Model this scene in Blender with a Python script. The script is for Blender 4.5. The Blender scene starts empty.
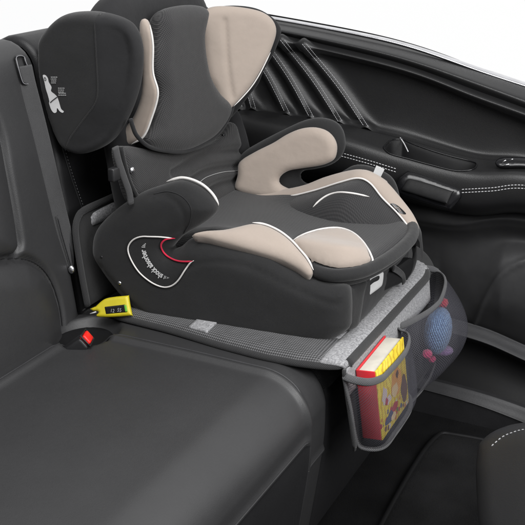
import bpy, bmesh, math, random
import numpy as np
from mathutils import Vector, Matrix
from mathutils.bvhtree import BVHTree
from mathutils.geometry import delaunay_2d_cdt

random.seed(4)
SC = bpy.context.scene
COL = SC.collection
V = Vector

# ------------------------------------------------------------------ camera
TH, PH, FPX = math.radians(26.375), math.radians(20.938), 982.67
CAM = V((.98, -1.2474, .681))
RT = V((math.cos(TH), math.sin(TH), 0))
FW = V((-math.sin(TH) * math.cos(PH), math.cos(TH) * math.cos(PH), -math.sin(PH)))
UP = RT.cross(FW)
cd = bpy.data.cameras.new('camera')
cam = bpy.data.objects.new('camera', cd)
COL.objects.link(cam)
m = Matrix((RT, UP, -FW)).transposed().to_4x4()
m.translation = CAM
cam.matrix_world = m
cd.sensor_width = 36
cd.lens = 36 * FPX / 525
cd.clip_start = .05
cd.clip_end = 60
SC.camera = cam

def ray(px, py):
    return (FW + RT * ((px - 262.5) / FPX) - UP * ((py - 262.5) / FPX)).normalized()

class Pl:
    """a plane with its own axes; n faces the viewer's side"""
    def __init__(s, O, n, up=(0, 0, 1)):
        s.O = V(O); s.n = V(n).normalized()
        s.eu = V(up).cross(s.n).normalized(); s.ev = s.n.cross(s.eu)
    def px(s, p):
        d = ray(*p); t = (s.O - CAM).dot(s.n) / d.dot(s.n)
        q = CAM + d * t - s.O
        return (q.dot(s.eu), q.dot(s.ev))
    def uv(s, X):
        q = V(X) - s.O
        return (q.dot(s.eu), q.dot(s.ev))
    def w(s, u, v, h=0):
        return s.O + s.eu * u + s.ev * v + s.n * h

def aty(p, y):
    d = ray(*p); return CAM + d * ((y - CAM.y) / d.y)
def atx(p, x):
    d = ray(*p); return CAM + d * ((x - CAM.x) / d.x)
def atz(p, z):
    d = ray(*p); return CAM + d * ((z - CAM.z) / d.z)

# ------------------------------------------------------------------ curves
def cr(pts, closed, n=8):
    P = [np.array(p, float) for p in pts]; N = len(P); out = []
    segs = N if closed else N - 1
    for i in range(segs):
        if closed:
            a, b, c, d = P[(i - 1) % N], P[i], P[(i + 1) % N], P[(i + 2) % N]
        else:
            b, c = P[i], P[i + 1]
            a = P[i - 1] if i else 2 * b - c
            d = P[i + 2] if i + 2 < N else 2 * c - b
        for k in range(n):
            t = k / n
            out.append(.5 * ((2 * b) + (c - a) * t + (2 * a - 5 * b + 4 * c - d) * t * t + (3 * b - a - 3 * c + d) * t ** 3))
    if not closed: out.append(P[-1])
    return out

def resample(P, ds, closed, n=None):
    P = [np.array(p, float) for p in P]
    if closed: P = P + [P[0]]
    P = np.array(P)
    L = np.concatenate([[0], np.cumsum(np.linalg.norm(np.diff(P, axis=0), axis=1))])
    if n is None: n = max(4, int(round(L[-1] / ds)))
    s = np.linspace(0, L[-1], n + 1)
    Q = np.stack([np.interp(s, L, P[:, k]) for k in range(P.shape[1])], 1)
    return Q[:-1] if closed else Q

def seg_dist(Q, B, closed=True):
    Q = np.asarray(Q); A = np.asarray(B); C = np.roll(A, -1, 0) if closed else A[1:]
    if not closed: A = A[:-1]
    best = np.full(len(Q), 1e9)
    for i in range(0, len(Q), 800):
        q = Q[i:i + 800, None, :]; ab = (C - A)[None]; aq = q - A[None]
        t = np.clip((aq * ab).sum(2) / np.maximum((ab * ab).sum(2), 1e-14), 0, 1)
        best[i:i + 800] = np.sqrt((((aq - ab * t[..., None]) ** 2).sum(2)).min(1))
    return best

def inside(Q, B):
    x, y = Q[:, 0], Q[:, 1]; r = np.zeros(len(Q), bool)
    x1, y1 = B[:, 0], B[:, 1]; x2, y2 = np.roll(x1, -1), np.roll(y1, -1)
    for a, b, c, d in zip(x1, y1, x2, y2):
        if b == d: continue
        k = ((b > y) != (d > y)) & (x < (c - a) * (y - b) / (d - b) + a)
        r ^= k
    return r

def fill2d(B, ds, rings=(), keep=None):
    """triangulate a closed 2-D outline with inner points"""
    B = np.asarray(B)
    if (np.roll(B[:, 0], -1) * B[:, 1] - B[:, 0] * np.roll(B[:, 1], -1)).sum() > 0: B = B[::-1]
    T = np.roll(B, -1, 0) - np.roll(B, 1, 0); T /= np.maximum(np.linalg.norm(T, axis=1, keepdims=True), 1e-9)
    Nn = np.stack([-T[:, 1], T[:, 0]], 1)
    pts = [B]
    for o in rings:
        Q = B + Nn * o; Q = Q[inside(Q, B)]
        if len(Q):
            Q = Q[seg_dist(Q, B) > .88 * o]
            if len(Q): pts.append(Q)
    lo, hi = B.min(0), B.max(0)
    gx = np.arange(lo[0], hi[0], ds); gy = np.arange(lo[1], hi[1], ds * .866)
    G = np.array([(x + (ds / 2 if j % 2 else 0), y) for j, y in enumerate(gy) for x in gx])
    if len(G):
        G = G[inside(G, B)]
        if len(G):
            G = G[seg_dist(G, B) > (max(rings) + ds * .5 if rings else ds * .6)]
            if len(G): pts.append(G)
    if keep is not None:
        K = np.asarray(keep); K = K[inside(K, B)]; K = K[seg_dist(K, B) > ds * .4]
        pts = [pts[0]] + [q[seg_dist(q, K, False) > ds * .55] for q in pts[1:]] + [K]
    A = np.concatenate(pts); n = len(B)
    co, ed, fa, *_ = delaunay_2d_cdt([V(p) for p in A], [(i, (i + 1) % n) for i in range(n)], [], 1, 1e-7)
    C = np.array([(c.x, c.y) for c in co])
    cen = np.array([C[list(f)].mean(0) for f in fa])
    ok = inside(cen, B)
    F = []
    for f, k in zip(fa, ok):
        if not k: continue
        p = C[list(f)]
        ar = sum(p[i - 1][0] * p[i][1] - p[i][0] * p[i - 1][1] for i in range(len(p)))
        F.append(list(f) if ar > 0 else list(f)[::-1])
    return C, F, B

# ------------------------------------------------------------------ objects
def tag(o, label=None, cat=None, group=None, kind=None):
    for k, v in (('label', label), ('category', cat), ('group', group), ('kind', kind)):
        if v: o[k] = v
    return o

def thing(name, loc, label, cat, group=None):
    o = bpy.data.objects.new(name, None); o.location = loc; o.empty_display_size = .05
    COL.objects.link(o); return tag(o, label, cat, group)

def origin(o):
    L = V((0, 0, 0))
    while o: L = L + o.location; o = o.parent
    return L

def mk(name, verts, faces, mat, parent=None, uv=None, smooth=True, sharp=None):
    L = origin(parent)
    me = bpy.data.meshes.new(name)
    me.from_pydata([V(v) - L for v in verts], [], [list(f) for f in faces])
    if uv is not None:
        ul = me.uv_layers.new(name='UVMap')
        idx = np.empty(len(me.loops), np.int32); me.loops.foreach_get('vertex_index', idx)
        ul.data.foreach_set('uv', np.asarray(uv, np.float32)[idx].ravel())
    mats = mat if isinstance(mat, (list, tuple)) else [mat]
    for x in mats: me.materials.append(x)
    if smooth: me.polygons.foreach_set('use_smooth', [True] * len(me.polygons))
    if sharp:
        try: me.set_sharp_from_angle(angle=math.radians(sharp))
        except Exception: pass
    me.update()
    o = bpy.data.objects.new(name, me); COL.objects.link(o)
    if parent: o.parent = parent
    o['_'] = 1; del o['_']
    return o

def bvh_of(*objs):
    vs, fs = [], []
    for o in objs:
        L = origin(o); k = len(vs)
        vs += [v.co + L for v in o.data.vertices]; fs += [[i + k for i in p.vertices] for p in o.data.polygons]
    return BVHTree.FromPolygons(vs, fs)

def hit(bvh, px, py):
    r = bvh.ray_cast(CAM, ray(px, py))
    if r[0] is None: return None, None
    n = r[1]
    if n.dot(ray(px, py)) > 0: n = -n
    return r[0], n

def line_on(bvh, pxs, off=.001, ds=1.5, closed=False, sm=True):
    P = resample(cr(pxs, closed) if sm else pxs, ds, closed)
    out = []
    for p in P:
        h, n = hit(bvh, *p)
        if h is not None: out.append(h + n * off)
    return out

def smooth3(P, k=2):
    P = [V(p) for p in P]
    for _ in range(k):
        P = [P[0]] + [(P[i - 1] + P[i] * 2 + P[i + 1]) / 4 for i in range(1, len(P) - 1)] + [P[-1]]
    return P

def prof(d, R):
    t = np.clip(d / R, 0, 1)
    return np.sqrt(np.maximum(0, 1 - (1 - t) ** 2))

def inflate(name, pl, pxs, mat, parent, Hf=.02, Hb=.02, R=.03, Rb=None, ds=.007, uvpts=None, grooves=(), gd=.004, gw=.005, add=None, warp=None, keep=None):
    """a stuffed or moulded body: an outline on a plane, rounded to both sides"""
    P = uvpts if uvpts is not None else [pl.px(p) for p in pxs]
    B = resample(cr(P, True), ds, True)
    C, F, B = fill2d(B, ds, [R * .02, R * .07, R * .16, R * .32], keep)
    d = seg_dist(C, B); Rb = Rb or R
    hf = Hf * prof(d, R); hb = -Hb * prof(d, Rb)
    for g in grooves:
        gp = resample(cr([pl.px(p) for p in g], False), ds * .5, False)
        q = seg_dist(C, gp, False); hf = hf - gd * np.exp(-(q / gw) ** 2) * np.clip(d / .006, 0, 1)
    if add is not None: hf = hf + np.array([add(u, v) for u, v in C]) * np.clip(d / R, 0, 1)
    n = len(C); edge = d < 1e-6
    bi = np.arange(n); k = n; back = {}
    W = warp or (lambda u, v, h: pl.w(u, v, h))
    vs = [W(u, v, h) for (u, v), h in zip(C, hf)]; uv = [tuple(c) for c in C]
    for i in range(n):
        if edge[i]: back[i] = i
        else:
            back[i] = len(vs); vs.append(W(C[i][0], C[i][1], hb[i])); uv.append(tuple(C[i]))
    fs = F + [[back[i] for i in f][::-1] for f in F]
    fs2 = []
    seen = set()
    for f in fs:
        key = tuple(sorted(f))
        if key in seen: continue
        seen.add(key); fs2.append(f)
    return mk(name, vs, fs2, mat, parent, uv)

def patch(name, bvh, pxs, mat, parent, off=.0015, puff=0., Rp=6., ds=1.6, sm=True, lip=True):
    """a sewn-on panel that follows the surface under it"""
    B = resample(cr(pxs, True) if sm else pxs, ds, True)
    C, F, B = fill2d(B, ds, [Rp * .08, Rp * .25] if puff else [])
    d = seg_dist(C, B); h = off + puff * prof(d, Rp)
    if lip: h = np.where(d < 1e-6, -.001, h)
    hs = [hit(bvh, *p) for p in C]; ok = [q is not None for q, n in hs]
    nm = sum((n for q, n in hs if q is not None), V((0, 0, 0))).normalized()
    vs = [q if q is not None else V((0, 0, 0)) for q, n in hs]
    F = [f for f in F if all(ok[i] for i in f)]
    if puff:        # let the stuffing even out
        nbr = [set() for _ in vs]
        for f in F:
            for i in range(len(f)): nbr[f[i]].add(f[i - 1]); nbr[f[i - 1]].add(f[i])
        for _ in range(4):
            vs = [v if d[i] < 1e-6 or not nbr[i] else v * .4 + sum((vs[j] for j in nbr[i]), V((0, 0, 0))) * (.6 / len(nbr[i])) for i, v in enumerate(vs)]
    vs = [v + (nm if puff else n) * k if o_ else v for v, (q, n), k, o_ in zip(vs, hs, h, ok)]
    F = [f[::-1] for f in F]
    used = sorted({i for f in F for i in f}); mp = {a: b for b, a in enumerate(used)}
    return mk(name, [vs[i] for i in used], [[mp[i] for i in f] for f in F], mat, parent, [tuple(C[i] * .0019) for i in used])

def tube(name, P, r, mat, parent=None, closed=False, ns=8, flat=1., nrm=None):
    P = [V(p) for p in P]; N = len(P); vs, fs, uv = [], [], []
    s = 0; nv = None
    for i in range(N):
        a = P[i - 1] if (i or closed) else P[i]; b = P[(i + 1) % N] if (i < N - 1 or closed) else P[i]
        t = (b - a).normalized()
        if nrm is not None: nv = V(nrm[i] if isinstance(nrm, list) else nrm)
        elif nv is None: nv = V((0, 0, 1)) if abs(t.z) < .9 else V((1, 0, 0))
        nv = (nv - t * nv.dot(t)).normalized(); bn = t.cross(nv)
        if i: s += (P[i] - P[i - 1]).length
        rr = r[i] if isinstance(r, (list, tuple)) else r
        for k in range(ns):
            an = 2 * math.pi * k / ns
            vs.append(P[i] + bn * math.cos(an) * rr + nv * math.sin(an) * rr * flat); uv.append((s, k / ns * rr * 6))
    for i in range(N if closed else N - 1):
        j = (i + 1) % N
        for k in range(ns):
            fs.append((i * ns + k, i * ns + (k + 1) % ns, j * ns + (k + 1) % ns, j * ns + k))
    if not closed:
        fs.append(list(range(ns))[::-1]); fs.append([(N - 1) * ns + k for k in range(ns)])
    return mk(name, vs, fs, mat, parent, uv)

def piping(name, P, r, parent, mat='white'):
    n = len(P); return tube(name, P, [r * min(1, .25 + .2 * min(i, n - 1 - i)) for i in range(n)], M[mat], parent)

def grid(name, G, mat, parent, uv=None, flip=False, closed_u=False):
    """G[i][j] points"""
    n, k = len(G), len(G[0]); vs = [p for r in G for p in r]; fs = []
    for i in range(n - 1):
        for j in range(k - 1):
            f = (i * k + j, i * k + j + 1, (i + 1) * k + j + 1, (i + 1) * k + j)
            fs.append(f[::-1] if flip else f)
    if uv is None:
        uv = []
        for i in range(n):
            for j in range(k): uv.append((i, j))
    else: uv = [p for r in uv for p in r]
    return mk(name, vs, fs, mat, parent, uv)

def rbox(name, c, size, mat, parent, bev=.004, rot=None, seg=3):
    bm = bmesh.new(); bmesh.ops.create_cube(bm, size=1)
    for v in bm.verts: v.co = V((v.co.x * size[0], v.co.y * size[1], v.co.z * size[2]))
    bmesh.ops.bevel(bm, geom=bm.edges[:], offset=bev, segments=seg, affect='EDGES', profile=.5)
    M = rot.to_3x3() if rot else Matrix.Identity(3)
    vs = [M @ v.co + V(c) for v in bm.verts]; fs = [[v.index for v in f.verts] for f in bm.faces]
    uv = [(v.co.x, v.co.z + v.co.y) for v in bm.verts]
    bm.free()
    return mk(name, vs, fs, mat, parent, uv, True, 40)

def ball(name, c, r, mat, parent, sc=(1, 1, 1), rot=None, seg=20, noise=0):
    bm = bmesh.new(); bmesh.ops.create_uvsphere(bm, u_segments=seg, v_segments=seg // 2 + 2, radius=r)
    M = rot.to_3x3() if rot else Matrix.Identity(3)
    vs = []
    for v in bm.verts:
        q = V((v.co.x * sc[0], v.co.y * sc[1], v.co.z * sc[2])) * (1 + noise * random.uniform(-1, 1))
        vs.append(M @ q + V(c))
    fs = [[v.index for v in f.verts] for f in bm.faces]
    uv = [(math.atan2(v.co.y, v.co.x) * r, v.co.z) for v in bm.verts]
    bm.free(); return mk(name, vs, fs, mat, parent, uv)

def dashes(name, P, mat, parent, ln=.0042, gap=.0022, r=.0007):
    """a row of stitches along a line"""
    P = np.array([tuple(p) for p in P]); L = np.concatenate([[0], np.cumsum(np.linalg.norm(np.diff(P, axis=0), axis=1))])
    at = lambda s: V([np.interp(s, L, P[:, k]) for k in range(3)])
    vs, fs = [], []; s = 0
    while s + ln < L[-1]:
        a, b = at(s), at(s + ln); t = (b - a).normalized()
        n1 = V((-.3, -.8, .5)); n1 = (n1 - t * n1.dot(t)).normalized(); n2 = t.cross(n1)
        k = len(vs)
        for q, f in ((a, .5), (a + t * ln * .25, 1), (b - t * ln * .25, 1), (b, .5)):
            for j in range(6):
                an = j * math.pi / 3; vs.append(q + (n1 * math.cos(an) + n2 * math.sin(an)) * r * f)
        for i in range(3):
            for j in range(6): fs.append((k + i * 6 + j, k + i * 6 + (j + 1) % 6, k + (i + 1) * 6 + (j + 1) % 6, k + (i + 1) * 6 + j))
        fs.append([k + j for j in range(6)]); fs.append([k + 18 + j for j in range(6)][::-1])
        s += ln + gap
    return mk(name, vs, fs, mat, parent)

def groove3(o, lines, depth, width):
    """press seams into a surface along 3-D lines"""
    me = o.data; L = origin(o)
    n = len(me.vertices); co = np.empty(n * 3); me.vertices.foreach_get('co', co); co = co.reshape(-1, 3)
    no = np.empty(n * 3); me.vertex_normals.foreach_get('vector', no); no = no.reshape(-1, 3)
    tot = np.zeros(n)
    for l in lines:
        if len(l) < 2: continue
        A = np.array([tuple(p - L) for p in l]); lo, hi = A.min(0) - 4 * width, A.max(0) + 4 * width
        m_ = np.all((co > lo) & (co < hi), axis=1)
        if not m_.any(): continue
        d = seg_dist(co[m_], A, False)
        tot[m_] = np.maximum(tot[m_], np.exp(-(d / width) ** 2))
    co -= no * (tot * depth)[:, None]
    me.vertices.foreach_set('co', co.ravel()); me.update()

# ------------------------------------------------------------------ materials
def new_mat(name):
    m = bpy.data.materials.new(name); m.use_nodes = True
    nt = m.node_tree; b = nt.nodes['Principled BSDF']
    return m, nt, b

def N(nt, t, **kw):
    n = nt.nodes.new(t)
    for k, v in kw.items(): setattr(n, k, v)
    return n

def mth(nt, op, a, b=None, c=None):
    n = nt.nodes.new('ShaderNodeMath'); n.operation = op
    for i, x in enumerate((a, b, c)):
        if x is None: continue
        if isinstance(x, (int, float)): n.inputs[i].default_value = x
        else: nt.links.new(x, n.inputs[i])
    return n.outputs[0]

def ramp(nt, fac, stops):
    r = nt.nodes.new('ShaderNodeValToRGB'); e = r.color_ramp.elements
    while len(e) < len(stops): e.new(.5)
    for el, (p, c) in zip(e, stops):
        el.position = p; el.color = (c if len(c) == 4 else (*c, 1))
    nt.links.new(fac, r.inputs[0]); return r.outputs[0]

def coords(nt, kind, scale=(1, 1, 1), rot=(0, 0, 0)):
    tc = nt.nodes.new('ShaderNodeTexCoord'); mp = nt.nodes.new('ShaderNodeMapping')
    mp.inputs['Scale'].default_value = scale; mp.inputs['Rotation'].default_value = rot
    nt.links.new(tc.outputs[kind], mp.inputs[0]); return mp.outputs[0]

def noise(nt, vec, scale, detail=3, rough=.55):
    n = nt.nodes.new('ShaderNodeTexNoise'); n.inputs['Scale'].default_value = scale
    n.inputs['Detail'].default_value = detail; n.inputs['Roughness'].default_value = rough
    nt.links.new(vec, n.inputs['Vector']); return n.outputs['Fac']

def bump(nt, b, h, strength, dist=.001, prev=None):
    n = nt.nodes.new('ShaderNodeBump'); n.inputs['Strength'].default_value = strength; n.inputs['Distance'].default_value = dist
    nt.links.new(h, n.inputs['Height'])
    if prev is not None: nt.links.new(prev, n.inputs['Normal'])
    nt.links.new(n.outputs[0], b.inputs['Normal']); return n.outputs[0]

def leather(name, col, rough=.42, spec=.45, grain=900, gs=.35, wr=.16):
    m, nt, b = new_mat(name)
    o = coords(nt, 'Object')
    vo = nt.nodes.new('ShaderNodeTexVoronoi'); vo.inputs['Scale'].default_value = grain; nt.links.new(o, vo.inputs['Vector'])
    big = noise(nt, o, 14, 4)
    c = ramp(nt, big, [(.3, tuple(x * .94 for x in col)), (.7, tuple(x * 1.06 for x in col))])
    nt.links.new(c, b.inputs['Base Color'])
    r = mth(nt, 'MULTIPLY_ADD', noise(nt, o, 160, 3), .10, rough - .05); nt.links.new(r, b.inputs['Roughness'])
    b.inputs['Specular IOR Level'].default_value = spec
    p = bump(nt, b, vo.outputs['Distance'], gs, .0004)
    bump(nt, b, noise(nt, o, 22, 3), wr, .003, p)
    return m

def fabric(name, col, rough=.9, sheen=.25, scale=1500, bs=.35, var=.25):
    m, nt, b = new_mat(name)
    o = coords(nt, 'Object')
    f = noise(nt, o, scale, 2, .7); g = noise(nt, o, 25, 4)
    mix = mth(nt, 'MULTIPLY_ADD', f, .6, mth(nt, 'MULTIPLY', g, .4))
    c = ramp(nt, mix, [(.3, tuple(x * (1 - var) for x in col)), (.7, tuple(min(1, x * (1 + var)) for x in col))])
    nt.links.new(c, b.inputs['Base Color'])
    b.inputs['Roughness'].default_value = rough; b.inputs['Specular IOR Level'].default_value = .25
    b.inputs['Sheen Weight'].default_value = sheen; b.inputs['Sheen Roughness'].default_value = .5
    p = bump(nt, b, f, bs, .0006)
    p = bump(nt, b, noise(nt, o, 30, 3), .4, .003, p)
    bump(nt, b, noise(nt, coords(nt, 'Object', (1, 1, 2.2), (.3, .5, 0)), 9, 2, .4), .5, .006, p)
    return m

def weave(name, lo, hi, pitch, rough=.7, diag=False, bs=.6, soft=(.35, .75), sheen=.15):
    """knitted spacer mesh: a dot lattice in UV metres"""
    m, nt, b = new_mat(name)
    k = 2 * math.pi / pitch
    uv = coords(nt, 'UV', (1, 1, 1), (0, 0, math.pi / 4 if diag else 0))
    sp = nt.nodes.new('ShaderNodeSeparateXYZ'); nt.links.new(uv, sp.inputs[0])
    sx = mth(nt, 'SINE', mth(nt, 'MULTIPLY', sp.outputs[0], k)); sy = mth(nt, 'SINE', mth(nt, 'MULTIPLY', sp.outputs[1], k))
    d = mth(nt, 'MULTIPLY_ADD', mth(nt, 'MULTIPLY', sx, sy), .5, .5)
    o = coords(nt, 'Object'); nz = noise(nt, o, 60, 3)
    dd = mth(nt, 'ADD', d, mth(nt, 'MULTIPLY_ADD', nz, .3, -.15))
    nt.links.new(ramp(nt, dd, [(soft[0], lo), (soft[1], hi)]), b.inputs['Base Color'])
    b.inputs['Roughness'].default_value = rough; b.inputs['Specular IOR Level'].default_value = .3
    b.inputs['Sheen Weight'].default_value = sheen
    bump(nt, b, d, bs, .001)
    return m

def plastic(name, col, rough=.35, spec=.5, metal=0., bs=.08):
    m, nt, b = new_mat(name)
    o = coords(nt, 'Object'); n = noise(nt, o, 300, 3)
    nt.links.new(ramp(nt, noise(nt, o, 30, 3), [(.3, tuple(x * .88 for x in col)), (.7, tuple(min(1, x * 1.1) for x in col))]), b.inputs['Base Color'])
    nt.links.new(mth(nt, 'MULTIPLY_ADD', n, .15, rough - .07), b.inputs['Roughness'])
    b.inputs['Specular IOR Level'].default_value = spec; b.inputs['Metallic'].default_value = metal
    bump(nt, b, n, bs, .0005)
    return m

def heather(name, a, c, diag=0.):
    m, nt, b = new_mat(name)
    o = coords(nt, 'UV', (1, .35, 1), (0, 0, diag)); o2 = coords(nt, 'UV', (.35, 1, 1), (0, 0, diag))
    f = mth(nt, 'ADD', mth(nt, 'MULTIPLY', noise(nt, o, 420, 4, .75), .5), mth(nt, 'MULTIPLY', noise(nt, o2, 420, 4, .75), .5))
    nt.links.new(ramp(nt, f, [(.36, a), (.5, tuple((x + y) / 2 for x, y in zip(a, c))), (.64, c)]), b.inputs['Base Color'])
    b.inputs['Roughness'].default_value = .95; b.inputs['Specular IOR Level'].default_value = .15; b.inputs['Sheen Weight'].default_value = .2
    bump(nt, b, f, .6, .001)
    return m

def net(name, col, pitch=.0026, alpha=(.30, .8)):
    """see-through netting of the pockets"""
    m, nt, b = new_mat(name)
    k = 2 * math.pi / pitch
    uv = coords(nt, 'UV', (1, 1, 1), (0, 0, math.pi / 4))
    sp = nt.nodes.new('ShaderNodeSeparateXYZ'); nt.links.new(uv, sp.inputs[0])
    sx = mth(nt, 'SINE', mth(nt, 'MULTIPLY', sp.outputs[0], k)); sy = mth(nt, 'SINE', mth(nt, 'MULTIPLY', sp.outputs[1], k))
    d = mth(nt, 'MAXIMUM', sx, sy)
    al = nt.nodes.new('ShaderNodeMapRange'); nt.links.new(d, al.inputs[0])
    al.inputs[1].default_value = .2; al.inputs[2].default_value = .95; al.inputs[3].default_value = alpha[0]; al.inputs[4].default_value = alpha[1]
    nt.links.new(al.outputs[0], b.inputs['Alpha'])
    b.inputs['Base Color'].default_value = (*col, 1); b.inputs['Roughness'].default_value = .7
    return m

def carpet(name, col):
    m, nt, b = new_mat(name)
    o = coords(nt, 'Object'); f = noise(nt, o, 500, 3, .7); g = noise(nt, o, 12, 3)
    nt.links.new(ramp(nt, mth(nt, 'MULTIPLY_ADD', g, .4, mth(nt, 'MULTIPLY', f, .6)), [(.35, tuple(x * .5 for x in col)), (.65, tuple(x * 1.6 for x in col))]), b.inputs['Base Color'])
    b.inputs['Roughness'].default_value = 1; b.inputs['Specular IOR Level'].default_value = .1
    bump(nt, b, f, 1, .003)
    return m

M = dict(
    leather=leather('leather', (.028, .028, .029), .46, .50, 900, .26, .10),
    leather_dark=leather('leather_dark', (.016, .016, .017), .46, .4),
    leather_door=leather('leather_door', (.013, .013, .0135), .40, .45, 700, .3, .05),
    seat_cloth=weave('seat_cloth', (.014, .014, .015), (.035, .035, .036), .003, .8),
    cover=fabric('cover', (.0135, .0135, .014), .85, .18, 850, .6, .3),
    cover_dark=fabric('cover_dark', (.015, .015, .016), .9, .1),
    spacer=weave('spacer', (.012, .012, .013), (.038, .037, .037), .0042, .75),
    spacer_seat=weave('spacer_seat', (.014, .014, .015), (.029, .028, .029), .0042, .75, diag=True),
    carbon=weave('carbon', (.03, .03, .031), (.13, .13, .134), .0050, .5, diag=True, bs=.8),
    beige=fabric('beige', (.335, .282, .242), .9, .3, 1500, .25, .07),
    white=fabric('white_piping', (.64, .62, .60), .7, .1, 1500, .2, .05),
    red=fabric('red_piping', (.55, .015, .05), .7, .1, 1500, .2, .1),
    heather=heather('heather', (.09, .09, .095), (.42, .42, .43)),
    binding=weave('binding', (.012, .012, .013), (.035, .035, .036), .003, .8),
    binding_grey=weave('binding_grey', (.05, .05, .052), (.12, .12, .125), .003, .8),
    black=plastic('black_plastic', (.012, .012, .013), .45),
    gloss=plastic('gloss_black', (.006, .006, .007), .22, .5, 0, .03),
    sillp=plastic('sill_plastic', (.032, .032, .034), .5, .4, 0, .4),
    door_plastic=plastic('door_plastic', (.036, .036, .037), .5, .4, 0, .15),
    grey=plastic('grey_plastic', (.42, .42, .42), .5),
    chrome=plastic('chrome', (.75, .75, .77), .22, .5, 1.),
    thread=plastic('thread', (.55, .55, .56), .8, .2),
    thread_mid=plastic('thread_mid', (.34, .34, .35), .8, .2),
    thread_dim=plastic('thread_dim', (.22, .22, .23), .8, .2),
    yellow=plastic('yellow_plastic', (.52, .44, .014), .45),
    redp=plastic('red_plastic', (.75, .02, .015), .35),
    green=plastic('green_plastic', (.12, .38, .03), .4),
    print_white=plastic('print_white', (.62, .62, .62), .8, .2),
    print_grey=plastic('print_grey', (.30, .30, .30), .8, .2),
    net=net('net', (.060, .059, .072), .0029, (.12, .76)),
    net_side=net('net_side', (.07, .07, .075), .0026, (.65, .95)),
    webbing=weave('webbing', (.034, .034, .035), (.068, .068, .07), .0024, .55),
    carpet=carpet('carpet', (.010, .010, .0105)),
    void=plastic('dark_trim_and_shade', (.005, .005, .0055), .6, .3),
)

# ================================================================== rear bench
def bench_profile():
    P = [(-.05, -.06), (-.02, -.02), (.03, -.004), (.10, 0), (.25, .001), (.36, 0)]
    for k in range(0, 10):
        a = math.radians(90 - k * 10)
        P.append((.395 + .075 * math.cos(a), -.075 + .075 * math.sin(a)))
    P += [(.468, -.14), (.455, -.24), (.44, -.34)]
    return cr(P, False, 6)
BP = resample(bench_profile(), .005, False)
BT = np.gradient(BP, axis=0); BT /= np.linalg.norm(BT, axis=1, keepdims=True)
BN = np.stack([-BT[:, 1], BT[:, 0]], 1)

bench = thing('rear_bench', (0, 0, -.34), 'dark leather rear bench with seamed cushions and upright backrest under the child seat', 'car seat')

def cushion(name, y0, y1, mat, r=.018, dz=0., dy=.005):
    n = int((y1 - y0) / dy) + 1; ys = list(np.linspace(y0, y1, n))
    ys = sorted(set(ys) | {y0 + r * f for f in (.05, .15, .35, .65)} | {y1 - r * f for f in (.05, .15, .35, .65)})
    G, UVs = [], []
    for i, (p, nn) in enumerate(zip(BP, BN)):
        row, ur = [], []
        for y in ys:
            e = min(y - y0, y1 - y); h = -r * (1 - prof(np.array(e), r)) + dz
            row.append(V((p[0] + nn[0] * h, y, p[1] + nn[1] * h))); ur.append((i * .005, y))
        G.append(row); UVs.append(ur)
    return grid(name, G, mat, bench, UVs)

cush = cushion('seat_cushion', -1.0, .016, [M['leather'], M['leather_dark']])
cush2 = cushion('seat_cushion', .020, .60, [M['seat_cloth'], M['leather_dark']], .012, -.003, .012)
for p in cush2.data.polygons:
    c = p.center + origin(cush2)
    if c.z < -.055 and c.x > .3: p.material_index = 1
bc = bvh_of(cush)
def on_profile(s_x, y, above=.0):
    return None
# seams of the near cushion, in bench metres
def prof_at(s):
    s = max(0, min(len(BP) - 1, s / .005)); i = int(s); f = s - i; j = min(i + 1, len(BP) - 1)
    return BP[i] * (1 - f) + BP[j] * f
SA = np.concatenate([[0], np.cumsum(np.linalg.norm(np.diff(BP, axis=0), axis=1))])
s_rear = SA[np.argmin(abs(BP[:, 0] - .068) + 10 * (abs(BP[:, 1]) > .02))]
s_front = SA[np.argmin(abs(BP[:, 1] + .098) + (BP[:, 0] < .3))]
s_front2 = SA[np.argmin(abs(BP[:, 1] + .15) + (BP[:, 0] < .3))]
def pt(s, y): q = prof_at(s); return V((q[0], y, q[1]))
ysm = -.066
seamA = [pt(s, ysm - .012 * max(0, 1 - (s - s_rear) / .05) ** 2) for s in np.arange(s_rear, SA[-1], .006)]
seamB = [pt(s_rear - .0, y) for y in np.arange(-.98, ysm - .012, .006)]
seamC = [pt(s_front, y) for y in np.arange(-.98, ysm, .006)]
seamD = [pt(s_front2, y) for y in np.arange(ysm, .012, .004)]
groove3(cush, [seamA, seamB], .0075, .0055)
Lc = origin(cush)
for v in cush.data.vertices:
    q = v.co + Lc; e = ((q.x - .066) / .058) ** 2 + ((q.y + .062) / .066) ** 2
    if e < 1 and q.z > -.06: v.co.z -= .036 * (1 - e) ** .8 * min(1, e * 0 + 1)
cush.data.update()
inflate('well_shade_disc', Pl((.066, -.062, -.021), (0, 0, 1), (0, 1, 0)), None, M['void'], bench, .003, .006, .004, uvpts=[(.052 * math.cos(t), .060 * math.sin(t)) for t in np.linspace(0, 2 * math.pi, 20, endpoint=False)], ds=.006)  # near-black disc stands in for the shade inside the recess
groove3(cush, [seamC, seamD], .004, .004)
bc = bvh_of(cush)
def seat_seam(P, r=.0013, mat='leather_dark', off=.0, parent=cush, name='seam'):
    Q = []
    for p in P:
        loc, n, i, d = bc.find_nearest(p)
        Q.append(loc + V((0, 0, 0)) + (n if n.z > -.5 else -n) * off)
    return tube(name, smooth3(Q), r, M[mat], parent)
seat_seam(seamA, .0019, 'sillp', .0014); seat_seam(seamB, .0015, 'sillp', .0010); seat_seam(seamC, .0013, 'leather', .0004); seat_seam(seamD, .0013, 'leather', .0004)
# darker front panel of the cushion
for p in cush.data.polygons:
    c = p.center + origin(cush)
    if c.z < -.102 and c.y < ysm - .003 and c.x > .3: p.material_index = 1
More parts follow.
